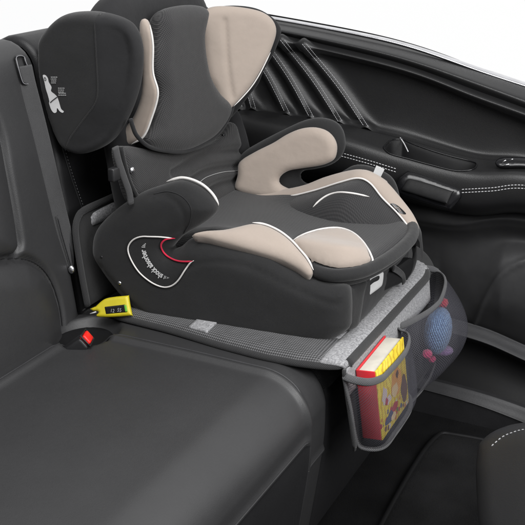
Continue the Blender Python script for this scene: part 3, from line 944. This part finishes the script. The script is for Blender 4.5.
# printed cover picture: plain patches of colour
def cover_blob(name, cy, cz, pts, mat, lift):
    P = [(cy + a, cz + b) for a, b in pts]
    C, F, _ = fill2d(resample(cr(P, True), .002, True), .004)
    mk(name, [bpos(bx1 + .0014 + lift, by0 + u * (by1 - by0), bz0 + v * (bz1 - bz0)) for u, v in C], F, mat, cv)
def ell(a, b, n=12, w=.12): return [(a * math.cos(t) * (1 + random.uniform(-w, w)), b * math.sin(t) * (1 + random.uniform(-w, w))) for t in np.linspace(0, 2 * math.pi, n, endpoint=False)]
M['ink_cream'] = plastic('ink_cream', (.70, .52, .30), .4); M['ink_orange'] = plastic('ink_orange', (.66, .30, .06), .4); M['ink_brown'] = plastic('ink_brown', (.10, .04, .02), .4)
M['ink_white'] = plastic('ink_white', (.62, .52, .52), .4); M['ink_blue'] = plastic('ink_blue', (.05, .06, .14), .4); M['ink_red'] = plastic('ink_red', (.42, .03, .05), .4)
for cy, cz, ra, rb, mt, lf in ((.62, .54, .20, .19, 'ink_orange', .0003), (.54, .44, .11, .09, 'ink_cream', .0006), (.66, .62, .05, .05, 'ink_brown', .0007), (.20, .54, .09, .13, 'ink_white', .0004), (.31, .43, .10, .06, 'ink_white', .0005), (.24, .44, .04, .05, 'ink_red', .0008),
        (.30, .17, .15, .07, 'ink_blue', .0004), (.50, .22, .10, .06, 'ink_red', .0005), (.42, .12, .08, .05, 'ink_cream', .0006), (.86, .28, .11, .2, 'ink_brown', .0004)):
    cover_blob('print_figure', cy, cz, ell(ra, rb, 14, .2), M[mt], lf)
# ================================================================== knitted toy
def knit(name, a, c):
    m, nt, b = new_mat(name)
    o = coords(nt, 'UV')
    wv = nt.nodes.new('ShaderNodeTexWave'); wv.inputs['Scale'].default_value = 95; wv.inputs['Distortion'].default_value = 2.5; wv.inputs['Detail Scale'].default_value = 3
    wv.bands_direction = 'DIAGONAL'; nt.links.new(o, wv.inputs[0])
    nt.links.new(ramp(nt, wv.outputs['Fac'], [(.2, a), (.8, c)]), b.inputs['Base Color']); b.inputs['Roughness'].default_value = .95
    b.inputs['Sheen Weight'].default_value = .3
    bump(nt, b, wv.outputs['Fac'], .8, .002); return m
M['knit_blue'] = knit('knit_blue', (.06, .13, .30), (.24, .42, .72)); M['knit_purple'] = knit('knit_purple', (.14, .06, .22), (.40, .22, .5))
M['knit_red'] = knit('knit_red', (.45, .01, .03), (.8, .03, .08)); M['knit_pink'] = knit('knit_pink', (.5, .02, .12), (.8, .06, .22))
XT = .537
c0 = atx((438, 331), XT)
toy = thing('knitted_toy', (c0.x, c0.y, -.15), 'blue knitted toy with red bobble lying in the far mesh pocket', 'plush toy')
tr = Matrix.Rotation(math.radians(-12), 4, 'X')
ball('body', c0, .036, M['knit_blue'], toy, (.66, 1.2, 1.25), tr, 28)
ball('bobble', atx((443, 303), XT - .006), .0098, M['knit_red'], toy, (1, 1.1, 1), None, 16, .10)
ball('collar', atx((441, 350), XT + .002), .027, M['knit_purple'], toy, (.85, 1.05, .36), tr, 20, .02)
ball('foot', atx((427, 354), XT - .002), .0095, M['knit_pink'], toy, (1, 1.2, .9), None, 16, .08)
ball('foot', atx((432, 359), XT - .003), .0075, M['knit_pink'], toy, (1, 1.1, .9), None, 16, .08)

# ================================================================== buckle, clip, belt
bz = .014
bkl = thing('seat_belt_buckle', (.09, -.11, 0), 'black seat belt buckle with bright red release button in the bench crease', 'belt buckle')
rot = Matrix.Rotation(math.radians(22), 4, 'Z') @ Matrix.Rotation(math.radians(-38), 4, 'Y')
cb = atz((85.5, 339), .012)
rbox('housing', cb + rot.to_3x3() @ V((-.03, 0, -.002)), (.062, .030, .022), M['black'], bkl, .005, rot)
rbox('release_button', cb + rot.to_3x3() @ V((.002, 0, .0)), (.012, .022, .017), M['redp'], bkl, .003, rot)
tube('button_frame', [cb + rot.to_3x3() @ V((.004, a * .0135, b * .0105)) for a, b in ((-1, -1), (1, -1), (1, 1), (-1, 1))], .0018, M['black'], bkl, True)

yc = thing('plastic_clip', (.09, 0, 0), 'yellow plastic clip with black window beside the red buckle', 'clip')
ply = Pl((.095, -.012, .02), (.25, -1, .55))
yo = [(90, 309), (96, 306.3), (105, 299), (117, 296.5), (128.7, 295.5), (130, 304), (132.4, 315.5), (120, 316.6), (108, 317.2), (97.5, 316.8), (96.6, 314.8), (99, 312.5), (97, 311), (93, 311)]
cl = inflate('body', ply, [p for q in yo for p in ((q,) if q[0] < 115 and q[0] > 97 else (q, q))], M['yellow'], yc, .005, .008, .005, ds=.002)
inflate('window', Pl(ply.O + ply.n * .0045, ply.n), [p for q in [(104.5, 306.8), (125.2, 304.4), (127.2, 312.4), (106, 314.2)] for p in (q, q)], M['gloss'], yc, .0012, .002, .0015, ds=.0015)
inflate('indicator', Pl(ply.O + ply.n * .0062, ply.n), [p for q in [(124, 305.2), (126.3, 305), (127.6, 311.4), (125.2, 311.8)] for p in (q, q)], M['green'], yc, .0006, .001, .001, ds=.001)
def text_mesh(s, size, bold=0.):
    cu = bpy.data.curves.new('t', 'FONT'); cu.body = s; cu.size = size; cu.resolution_u = 4; cu.offset = bold
    ob = bpy.data.objects.new('t', cu); COL.objects.link(ob)
    dg = bpy.context.evaluated_depsgraph_get(); me = ob.evaluated_get(dg).to_mesh()
    vs = [(v.co.x, v.co.y) for v in me.vertices]; f = [list(p.vertices) for p in me.polygons]
    ob.evaluated_get(dg).to_mesh_clear(); bpy.data.objects.remove(ob); bpy.data.curves.remove(cu)
    return vs, f
plw = Pl(ply.O + ply.n * .0066, ply.n)
for s_, q in (('12', (110, 312.2)), ('55', (117, 311.5))):
    vs, f = text_mesh(s_, .0085); u0, v0 = plw.px(q)
    mk('lettering', [plw.w(u0 + x * .9, v0 + y, 0) for x, y in vs], f, M['print_grey'], yc, smooth=False)
tube('pin', [ply.w(*ply.px((91, 314)), .004), ply.w(*ply.px((97, 312)), .004)], .0012, M['grey'], yc)

sb = thing('seat_belt', (-.03, .0, .1), 'grey seat belt webbing running down the edge of the leather backrest', 'seat belt')
wp = [(20, 66), (25, 88), (36, 130), (48, 180), (58, 222), (65, 250), (68.5, 266)]
P_ = [hit(b1, *p) for p in wp]
P_ = smooth3([V(p) for p in cr([tuple(h + V((.004, 0, 0))) for h, n in P_ if h is not None], False, 10)], 12)
wd = [.0165 - .0095 * max(0, (i / (len(P_) - 1) - .72) / .28) for i in range(len(P_))]
wb = tube('webbing', P_, wd, M['webbing'], sb, False, 12, .09, V((1, -.55, .12)))
for k_ in (-.35, .35):
    tube('fold_line', [p + V((.0035, .0, 0)) + V((0, k_ * wd[i] * 1.2, 0)) for i, p in enumerate(P_) if i > len(P_) * .62], .0009, M['black'], wb)
ball('end_fitting', P_[-1] + V((.004, -.002, -.004)), .006, M['chrome'], sb, (1, 1, 1.3))

# ================================================================== child seat
cs = thing('child_car_seat', (.28, .23, .010), 'black and beige high back child booster seat with white piping standing on the protector', 'child seat')
# inner block under the seat pad
blk = inflate('base_shell', Pl((.28, .23, .058), (0, 0, 1), (0, 1, 0)), None, M['cover_dark'], cs, .046, .047, .016, uvpts=[(-.20, -.17), (-.20, .16), (0, .17), (.17, .165), (.195, .11), (.200, 0), (.200, -.10), (.188, -.155), (.16, -.175), (0, -.18)], ds=.008)

S = Pl((.3, .056, .12), (.085, -1, .02))
side_out = [(95, 243), (96, 255), (105, 270), (116, 285), (130, 301), (145, 314), (158, 321), (190, 329), (221, 334), (250, 339), (273, 341.5), (307, 342.5), (333, 338), (349, 328), (351, 318), (351, 300), (348, 287),
            (333, 283.5), (315, 279), (300, 272.5), (284, 265.5), (270, 257), (250, 250), (236, 246), (222, 241), (206, 236.5), (192, 238), (182, 246), (174, 249), (173, 247), (184, 235), (199, 226), (212, 217), (217, 209), (214, 200), (204, 190), (191, 183),
            (179, 180.5), (165, 184), (145, 191), (125, 203), (108, 217), (98, 230)]
capseam = [(184, 233), (190, 222), (191, 208), (182, 196.5), (168, 191.5), (154, 194)]
fold = [(196, 262), (213, 257), (237, 258), (262, 265), (284, 276), (310, 288), (330, 296), (345, 300)]
side = inflate('side_cover', S, side_out, M['cover'], cs, .030, .042, .038, .04, ds=.005, grooves=[capseam, fold, [(108, 262), (122, 278), (138, 296), (152, 309)]], gd=.0028, gw=.004)
bs = bvh_of(side)
tube('seam', smooth3(line_on(bs, capseam, .0002, 1.2)), .0008, M['cover_dark'], side)
# white and red piping of the side label
lab_w = [(173, 238), (160, 236.8), (150, 236.6), (142, 236.5), (135, 238.6), (130, 243), (128, 249), (130, 257), (135.4, 267), (142, 275), (152.6, 283), (163, 287), (171, 286), (178, 280.6), (185, 270), (190, 263), (194, 260.5)]
piping('white_piping', smooth3(line_on(bs, lab_w, .0006, 1.2)), .0013, side)
lab_r = [(175, 238), (167, 238.6), (162, 242), (161, 247), (164, 253), (170, 258), (178, 261), (186, 261.6), (193, 261)]
piping('red_piping', smooth3(line_on(bs, lab_r, .0008, 1.2)), .0015, side, 'red')
groove3(side, [line_on(bs, lab_r, 0, 1.5), line_on(bs, lab_w, 0, 1.5)], .0018, .004)
bs = bvh_of(side)
# lettering on an arc: tops outward
arc = resample(cr([(167.5, 276.2), (161.8, 273.6), (156, 268.8), (151, 262.4), (147.4, 255.6), (145.6, 249), (146.4, 244.5), (149.5, 240.5)], False), .2, False)
AL = np.concatenate([[0], np.cumsum(np.linalg.norm(np.diff(arc, axis=0), axis=1))])
def arc_pt(s, h):
    s = min(max(s, 0), AL[-1] - .01); p = np.array([np.interp(s, AL, arc[:, k]) for k in (0, 1)]); q = np.array([np.interp(min(s + .5, AL[-1]), AL, arc[:, k]) for k in (0, 1)])
    if np.linalg.norm(q - p) < 1e-6: p0 = np.array([np.interp(s - .5, AL, arc[:, k]) for k in (0, 1)]); t = p - p0
    else: t = q - p
    t = t / np.linalg.norm(t); out = np.array((t[1], -t[0]))      # away from the red seam
    if out[0] - out[1] > 0: out = -out
    return p + out * h
def lettering(name, items, bvh, mat, parent):
    vs, fs = [], []
    for loc, f in items:
        k = len(vs); good = True; tmp = []
        for p in loc:
            h, n = hit(bvh, *p)
            if h is None: good = False; break
            tmp.append(h + n * .0009)
        if good: vs += tmp; fs += [[i + k for i in q] for q in f]
    return mk(name, vs, fs, mat, parent, smooth=False)
tv, tf = text_mesh('shock absorber', 5.6, .15)
wmax = max(x for x, y in tv); sc_ = 32.0 / wmax
items = [([arc_pt(4.2 + x * sc_, y * 1.4) for x, y in tv], tf)]
for i in range(4):           # fading bars at both ends
    for s0 in (2.2 - i * 1.2, 38 + i * 1.1):
        a = 3.6 * (1 - i * .24); off_ = .2 + i * .15
        if s0 < 0: 
            d = np.array([8., 1.2]) / 8.1; p = np.array(arc[0]) - 0 + np.array([-s0, -s0 * .25])
            o_ = np.array([-.3, .95])
            items.append(([p + o_ * off_, p + o_ * (off_ + a), p + o_ * (off_ + a) + d * .5, p + o_ * off_ + d * .5], [[0, 1, 2, 3]]))
        else:
            items.append(([arc_pt(s0, off_), arc_pt(s0, off_ + a), arc_pt(s0 + .5, off_ + a), arc_pt(s0 + .5, off_)], [[0, 1, 2, 3]]))
lettering('lettering', items, bs, M['print_white'], side)
# arm front cap with white piping
ap = [(164, 184), (172, 181.4), (180, 180), (190, 182), (201, 187.5), (210, 196), (215.5, 205), (216, 208)]
Q = [S.w(*S.px(p), .0) for p in resample(cr(ap, False), 2, False)]
piping('white_piping', [q + V((.002, .004, .003)) for q in Q], .0024, side)
# inner arm pad towards the seat
PA = Pl((.2, .092, .22), (.35, -.9, .3))
inflate('arm_pad', Pl((.2, .085, .215), (.2, -1, .1)), [(150, 195), (166, 186), (181, 182), (194, 186), (206, 194), (213, 203), (213, 212), (200, 222), (184, 230), (160, 228), (150, 212)], M['cover'], cs, .012, .03, .03)
# bolster under the arm, beige
PBn = Pl((.32, .072, .157), (.28, -.40, .87))
nb = inflate('bolster', PBn, [(192, 236), (205, 232.5), (225, 231), (247, 226), (254, 225.5), (262, 226.5), (271, 229.5), (281, 235), (291, 243), (301, 254), (308, 263), (313, 273), (308, 276), (296, 268), (280, 260), (258, 253), (238, 247), (220, 242), (205, 238)], M['beige'], cs, .012, .03, .018, ds=.005)
PB2 = [PBn.w(*PBn.px(p), .006) for p in resample(cr([(252, 225), (262, 226.2), (271, 229.2), (281, 234.6), (291, 242.6), (301, 253.5), (308, 262.5), (313, 272.5)], False), 2, False)]
piping('white_piping', PB2, .0019, nb)

# seat pad
PP = Pl((.30, .225, .105), (.02, 0, 1), (0, 1, 0))
def padadd(u, v):
    x = u + .30; y = v + .225
    sm = lambda t: max(0, min(1, t)) ** 2 * (3 - 2 * max(0, min(1, t)))
    r = .022 * math.exp(-((y - .10) / .05) ** 2) * min(1, max(0, (x - .12) / .1))       # raised sides
    r += .033 * math.exp(-((y - .40) / .05) ** 2) * sm((x - .16) / .17) * (1 - sm((x - .375) / .08))
    return r - .006 * math.exp(-((x - .16) / .06) ** 2)
seat_uv = [(-.20, -.15), (-.20, .15), (-.08, .18), (.02, .198), (.10, .198), (.15, .17), (.186, .125), (.203, .07), (.205, 0), (.198, -.07), (.182, -.125), (.15, -.155), (.09, -.162), (-.05, -.16)]
pad = inflate('seat_pad', PP, None, [M['spacer_seat'], M['cover']], cs, .026, .005, .028, .02, uvpts=seat_uv, ds=.006, add=padadd)
for p in pad.data.polygons:
    q = p.center + origin(pad)
    if (q - PP.O).dot(PP.n) < .010: p.material_index = 1
bp = bvh_of(pad)
# dark lip round the front of the pad
lipP = [PP.w(u - .003, v, .0155) for u, v in resample(cr(seat_uv[5:12] + [(.115, -.148), (.07, -.125), (.03, -.10)], False), .006, False)]
tube('pad_lip', lipP, [.0115 * min(1, .35 + .12 * min(i, len(lipP) - 1 - i)) for i in range(len(lipP))], M['cover'], cs, False, 12, .9, V((0, 0, 1)))
bp = bvh_of(pad)
thigh = [(293, 242), (305, 235.5), (322, 230.6), (339, 229.6), (353, 234.5), (364, 245), (370, 257), (371, 263), (362, 267), (350, 269.5), (336, 270), (320, 266), (306, 258.5), (297, 250)]
th = patch('thigh_panel', bp, thigh, M['beige'], pad, .0035, .0065, 10., 1.6)
bth = bvh_of(pad, th)
piping('white_piping', smooth3(line_on(bp, thigh[:9] , .003, 1.5)), .0019, th)
arcw = [(313, 207.5), (319, 201.5), (326, 196.5), (334, 193.5), (343, 192.6), (355, 194), (369, 197)]

# far side: beige inner face with arm, dark outer cover behind it
F_ = Pl((.28, .395, .16), (.10, -1, .12))
far_in = [(236, 189), (238, 175), (240, 162), (255, 152), (273, 143), (286, 135), (297, 130), (307, 127.6), (317, 127.6), (327, 131), (334, 138), (337, 147), (335, 158), (328, 163), (318, 166), (300, 168.6), (288, 171), (280, 177), (280, 184), (292, 189.6), (307, 190), (324, 186.5),
          (338, 178), (350, 171.5), (362, 169.6), (371, 171.5), (379, 176), (388, 183), (384, 189), (377, 188), (368, 183.5), (358, 179.5), (340, 182.5), (318, 190), (300, 195), (285, 198.5), (268, 199), (252, 195.5)]
far = inflate('side_panel', F_, far_in, M['beige'], cs, .012, .015, .016, ds=.005)
FO = Pl((.28, .428, .16), (.10, -1, .12))
far_out = [(236, 195), (238, 165), (243, 153), (258, 143), (284, 129.5), (304, 120.5), (320, 117.5), (335, 121.5), (343, 131), (345, 146), (340, 158), (330, 165), (315, 169), (303, 171), (300, 178), (308, 184), (324, 182), (340, 173), (355, 165), (372, 167), (392, 178), (400, 200), (405, 240), (370, 260), (300, 250), (250, 225)]
farc = inflate('side_cover', FO, far_out, M['cover'], cs, .02, .03, .03, ds=.007)
# front far corner of the far bolster, beige band with emblem
fo = [(246, 191, .384), (270, 191, .384), (301, 186, .384), (325, 177, .384), (349, 170.5, .384), (363, 169.6, .384), (377, 174.5, .384), (388, 183, .383), (401, 198, .378), (413, 214, .368), (419, 228, .356), (417, 237, .348)]
fi = [(246, 195.5, .372), (270, 198.5, .366), (290, 196.5, .362), (315, 190.5, .358), (340, 182.5, .356), (358, 178.5, .357), (370, 183.5, .358), (382, 198, .356), (396, 212, .350), (406, 224, .344), (411.5, 233, .340), (413.5, 239.5, .338)]
fo_, fi_ = resample(cr(fo, False), 1, False, 90), resample(cr(fi, False), 1, False, 90)
G, UVs = [], []
nb_ = V((.25, -.62, .74)).normalized()
for i, (a_, b_) in enumerate(zip(fo_, fi_)):
    A, B = aty(a_[:2], a_[2]), aty(b_[:2], b_[2]); row = [A + V((.006, .016, -.05)), A + V((.003, .008, -.012))]
    for k in range(11):
        t = k / 10; row.append(A.lerp(B, t) + nb_ * .0055 * math.sqrt(max(0, math.sin(math.pi * t))))
    row += [B + V((-.001, .002, -.006))]
    G.append(row); UVs.append([(i * .004, k * .003) for k in range(len(row))])
fb = grid('bolster', G, [M['beige'], M['cover']], cs, UVs, flip=True)
nr = len(G[0]) - 1
for p in fb.data.polygons:
    if p.index % nr < 2: p.material_index = 1
piping('white_piping', [r[-2] + nb_ * .0012 for r in G], .0017, fb)
G2, U2 = [], []
for i, r in enumerate(G):
    B = r[-2]; row = []
    for k in range(9):
        t = k / 8; row.append(B + V((-.012 * t, -.085 * t, -.034 * t - .055 * t ** 5 - .002)) + V((0, -.3, 1)) * .006 * math.sin(math.pi * t))
    for p in row: p.z = max(p.z, .088)
    G2.append(row); U2.append([(p.x - .30, p.y - .225) for p in row])
ip = grid('inner_panel', G2, M['spacer_seat'], cs, U2, flip=True)
piping('white_piping', smooth3(line_on(bvh_of(pad, ip), arcw, .001, 1.5)), .0017, ip)
bfb = bvh_of(fb)
lg = patch('emblem', bfb, [(390, 204.5), (393, 203.4), (398, 206), (403, 210.5), (406, 214), (403, 214.2), (397, 211.5), (392, 208)], M['gloss'], fb, .0008, 0, 3, .8, lip=False)
tube('emblem_line', line_on(bfb, [(393, 205.6), (396, 208.8), (398, 207.8), (401, 212)], .0016, .8), .0005, M['beige'], fb)
# small woven tag on the far edge
tp = [F_.w(*F_.px(p), .012) for p in ((374, 174), (378, 164.5), (386, 168.5), (381, 178.5))]
tg = mk('fabric_tag', tp + [p + F_.n * -.0012 for p in tp], [(0, 1, 2, 3), (7, 6, 5, 4), (0, 4, 5, 1), (1, 5, 6, 2), (2, 6, 7, 3), (3, 7, 4, 0)], M['print_white'], cs, smooth=False)

# front of the base: side post, dark recess, pale loop and strap
bb_ = bvh_of(blk)
post = inflate('front_cover', Pl((.475, .12, .06), (1, -.25, .1)), [(345, 286), (352, 287), (360, 283), (366, 280), (363, 292), (361, 305), (359, 316), (356, 326), (348, 330), (344, 322)], M['cover'], cs, .008, .02, .012, ds=.005)
inflate('front_recess', Pl((.478, .25, .055), (1, -.1, .0)), [(366, 283), (380, 274), (398, 266), (410, 258), (413, 262), (410, 274), (402, 282), (385, 290), (370, 300), (362, 300)], M['void'], cs, .003, .02, .006, ds=.005)
PLp = Pl((.493, .19, .06), (1, -.4, .2))
loop = [(360.5, 299), (361.5, 288), (366, 280.5), (374, 274.5), (381, 271.8), (383.2, 273), (382, 284), (379, 288), (371, 294), (363, 300)]
inflate('adjuster_loop', PLp, loop, M['grey'], cs, .003, .004, .005, ds=.003)
inflate('loop_opening', Pl(PLp.O + PLp.n * .0025, PLp.n), [(366, 284.5), (371, 279.5), (377, 276), (379.5, 276), (378.5, 280), (373, 283), (368, 287.5), (365.5, 288.5)], M['void'], cs, .001, .002, .002, ds=.002)
tube('front_strap', [atx(p, .487) for p in cr([(393, 268), (398, 271), (403, 276), (404, 283)], False, 5)], .006, M['cover'], cs, False, 8, .35, V((1, -.4, .2)))
tube('front_strap', [atx(p, .482) for p in cr([(414, 246), (415, 256), (412, 268), (406, 277)], False, 5)], .007, M['cover'], cs, False, 8, .35, V((1, -.4, .2)))

# backrest
BK = Pl((.112, .23, .25), (1, 0, .10))
shell = inflate('backrest_shell', Pl((.058, .225, .28), (1, 0, .10)), None, M['cover_dark'], cs, .02, .035, .03, uvpts=[(-.135, -.25), (-.16, -.1), (-.17, .05), (-.18, .17), (-.13, .235), (0, .245), (.13, .235), (.18, .17), (.175, .05), (.17, -.1), (.14, -.25), (0, -.26)], ds=.012)
bpx = [(163, 10), (156, 40), (153.5, 72), (158.5, 94), (153, 120), (147.5, 132), (145, 140), (151, 147), (165, 150.5), (182, 151), (198, 145.5), (215, 134.5), (227, 117), (228, 104), (217, 92), (207, 73), (202, 40), (204, 8)]
bpn = inflate('back_pad', BK, bpx, M['spacer'], cs, .016, .03, .03, ds=.006)
bbk = bvh_of(bpn)
pl1 = [BK.w(*BK.px(p), .004) for p in resample(cr([(128.5, 119), (130.5, 126), (135, 136), (147, 146.6), (165, 151), (182, 151.5), (198, 146), (215, 135), (227, 117.5), (232, 103), (234, 92)], False), 2, False)]
tube('black_piping', pl1, .0035, M['cover_dark'], bpn)
lum = inflate('lumbar_pad', Pl((.098, .23, .17), (1, 0, .08)), [(114, 150), (125, 146), (140, 148), (165, 153), (185, 152), (204, 146), (220, 136), (230, 122), (236, 138), (241, 162), (241, 190), (225, 205), (190, 225), (150, 218), (130, 205), (120, 180)], M['spacer'], cs, .018, .012, .02, ds=.005,
              grooves=[[(166, 172), (180, 163.5), (201, 154), (226, 151.5), (240, 151)], [(184, 180), (200, 171), (222, 166.5), (242, 165)], [(200, 192), (215, 184), (242, 178)]], gd=.011, gw=.009)
blu = bvh_of(lum)
tube('stitch_line', smooth3(line_on(blu, [(196, 186), (205, 178), (222, 172.5), (239, 171)], .001, 1.5)), .0007, M['print_grey'], lum)
ball('rivet', (hit(blu, 132, 170)[0] or V((.11, .1, .25))) + V((.001, -.001, 0)), .0058, M['chrome'], cs, (.6, 1, 1))
ball('rivet', (hit(blu, 223, 135)[0] or aty((223, 135), .39)) + V((.002, -.001, 0)), .0035, M['black'], cs, (.6, 1, 1))
# webbing and guide clip left of the lumbar pad
tube('harness_strap', [atx(p, .118) for p in cr([(115, 147), (118, 160), (124, 178), (129, 192), (131, 204)], False, 5)], .006, M['webbing'], cs, False, 8, .3, V((1, -.5, 0)))
tube('shell_edge', [atx(p, .115) for p in cr([(121, 147), (125, 165), (130, 182), (137, 196)], False, 5)], .0035, M['cover'], cs, False, 8)
rbox('guide_clip', atx((114, 174), .112), (.012, .02, .022), M['black'], cs, .003)
# near wing, inner beige strip
inflate('wing_lining', Pl((.10, .082, .36), (.06, -1, 0)), [(146, 20), (152, 40), (152, 72), (157.5, 94), (150.5, 120), (143, 136), (131, 144), (113, 147), (108, 142), (122, 130), (134, 116), (142, 92), (142, 60), (140, 25)], M['beige'], cs, .006, .015, .010, ds=.004)
wl = [aty(p, .073) for p in resample(cr([(150, 25), (153, 45), (153, 72), (158, 94), (151, 120), (143.5, 136.5), (131, 144.5)], False), 2, False)]
piping('white_piping', wl, .0017, cs)
# headrest wing
H_ = Pl((.05, .045, .35), (.05, -1, .02))
head = [(46, 36), (44, 55), (45.6, 78), (50, 100), (56.3, 122), (62, 136), (68, 146), (77, 151.5), (86, 153), (98, 149.5), (109, 143.5), (117.5, 135), (128, 117), (136.5, 95), (141, 72), (141, 45), (132, 24), (112, 14), (87, 11), (64, 16)]
crease = np.array([H_.px(p) for p in resample(cr([(74, 160), (76, 146), (80, 135), (86, 126.5), (96, 113), (104, 103), (107.5, 95), (108, 80), (107, 60), (105, 20), (104, 0)], False), 2, False)])
cpoly = np.concatenate([crease, [H_.px((220, 0)), H_.px((220, 170)), H_.px((74, 170))]])
def facet(u, v):
    q = np.array([[u, v]])
    if not inside(q, cpoly)[0]: return 0.
    d = float(seg_dist(q, crease, False)[0])
    return -.38 * (math.sqrt(d * d + .004 ** 2) - .004)
hw = inflate('headrest_wing', H_, head, [M['cover'], M['cover_dark']], cs, .030, .022, .014, .02, ds=.005, add=facet, keep=resample(crease, .0035, False))
for p in hw.data.polygons:
    q = np.array([H_.uv(p.center + origin(hw))])
    if inside(q, cpoly)[0]: p.material_index = 1
bh_ = bvh_of(hw); sl = []
for u, v in resample(crease, .004, False):
    h_ = bh_.ray_cast(H_.w(u, v, .2), -H_.n)[0]
    if h_ is not None: sl.append(h_ + H_.n * .0002)
tube('seam', smooth3(sl, 3), .0011, M['cover'], hw)
# inner edge colour: darker panel toward the front
bh = bvh_of(hw)
fig = [(43, 75.5), (45.5, 75), (48, 78), (49, 82), (51.7, 87), (51.3, 91), (54.7, 94), (57.3, 96.7), (59.3, 102), (61.3, 108.7), (64, 111.3), (62.7, 112.7), (60, 111.3), (57.3, 108), (56.7, 112), (54, 112.7), (51.3, 109.3), (49.3, 103.3), (49.5, 101), (48, 95), (46, 88.7), (44.6, 82)]
pf = patch('printed_figure', bh, fig, M['print_white'], hw, .0006, 0, 3, .7, lip=False)
tube('printed_belt', line_on(bh, [(50.8, 102.4), (53.5, 100), (57.5, 97)], .0011, .8), .0007, M['black'], hw)
tube('printed_face', line_on(bh, [(44.6, 78.5), (45.2, 77.2), (46.2, 78.4), (46.4, 80), (45.4, 80.4), (44.6, 79)], .0011, .5, True), .0004, M['black'], hw)
rows_ = []
rr = random.Random(3)
for x0_, y0_, w_, n_ in ((51, 76.5, 5.4, 4), (58, 87.5, 6, 3), (58.6, 92.6, 7.4, 2)):
    for i in range(n_):
        x = x0_ + rr.uniform(0, .6); y = y0_ + i * 1.9
        while x < x0_ + w_:
            l_ = rr.uniform(.8, 1.8); a = np.array([(x, y), (x + l_, y + l_ * .08), (x + l_, y + 1.1 + l_ * .08), (x, y + 1.1)])
            rows_.append((list(a), [[0, 1, 2, 3]])); x += l_ + .35
lettering('printed_text', rows_, bh, M['print_grey'], hw)
# far wing, beige with a dark shell behind
WR = Pl((.14, .40, .36), (.62, -.78, .05))
fw_ = inflate('backrest_wing', WR, [(202, 40), (206.5, 72), (216.5, 91), (225, 112), (232.5, 106.5), (239, 99.5), (250, 87), (259, 73), (270, 52), (276, 28), (262, 12), (225, 6), (204, 12)], M['beige'], cs, .010, .02, .014, ds=.005, grooves=[[(224, 20), (226.6, 60), (229, 80), (232, 97)]], gd=.005, gw=.004)
piping('white_piping', [WR.w(*WR.px(p), .005) for p in resample(cr([(202, 38), (206, 72), (216, 91), (224.4, 111.5)], False), 2, False)], .0017, fw_)
piping('white_piping', [WR.w(*WR.px(p), .005) for p in resample(cr([(233, 106), (239.5, 99.5), (250.5, 87), (259.5, 73), (270, 52)], False), 2, False)], .0012, fw_)
WS = Pl((.115, .43, .34), (.62, -.78, .05))
inflate('wing_shell', WS, [(206, 30), (212, 90), (226, 118), (236, 112), (247, 98), (258, 84), (264, 70), (276, 48), (280, 26), (255, 8), (215, 8)], M['cover_dark'], cs, .012, .03, .02, ds=.007)
inflate('shell_side', Pl((.09, .425, .2), (.5, -.85, .0)), [(226, 118), (236, 110), (242, 120), (250, 150), (252, 190), (240, 205), (228, 190)], M['cover_dark'], cs, .008, .03, .02, ds=.008)
# rear bolt of the base
ball('bolt', (hit(bs, 119.5, 283)[0] or aty((119.5, 283), .04)), .0034, M['chrome'], cs, (1, .6, 1))
ball('bolt', (hit(bs, 101.5, 257)[0] or aty((101, 257), .04)), .0022, M['black'], cs, (1, .6, 1))

# ================================================================== light
w = bpy.data.worlds.new('World'); SC.world = w; w.use_nodes = True
nt = w.node_tree; bg = nt.nodes['Background']
tc = nt.nodes.new('ShaderNodeTexCoord'); sp = nt.nodes.new('ShaderNodeSeparateXYZ'); nt.links.new(tc.outputs['Generated'], sp.inputs[0])
# bright beyond the window, dimmer on the near side
f = mth(nt, 'MULTIPLY_ADD', sp.outputs[1], .5, .5)
c = ramp(nt, f, [(0, (.26, .26, .265)), (.5, (.32, .32, .325)), (.72, (.95, .95, .96)), (1, (1, 1, 1))])
nt.links.new(c, bg.inputs[0]); bg.inputs[1].default_value = 1.0

def area(name, loc, target, size, power, col=(1, 1, 1)):
    l = bpy.data.lights.new(name, 'AREA'); l.shape = 'RECTANGLE'; l.size, l.size_y = size; l.energy = power; l.color = col
    o = bpy.data.objects.new(name, l); COL.objects.link(o); o.location = loc
    o.rotation_euler = (V(target) - V(loc)).to_track_quat('-Z', 'Y').to_euler(); return o
area('softbox', (.55, -.75, 1.75), (.3, .1, .05), (1.35, 1.0), 31)
area('softbox', (1.75, -.35, .95), (.45, .5, .0), (.9, .9), 30)  # unseen fill lamp, added to brighten the lower door panel

SC.render.engine = 'CYCLES'
SC.cycles.use_denoising = True
SC.cycles.max_bounces = 8; SC.cycles.transparent_max_bounces = 12
SC.view_settings.view_transform = 'Standard'; SC.view_settings.look = 'None'; SC.view_settings.exposure = 0
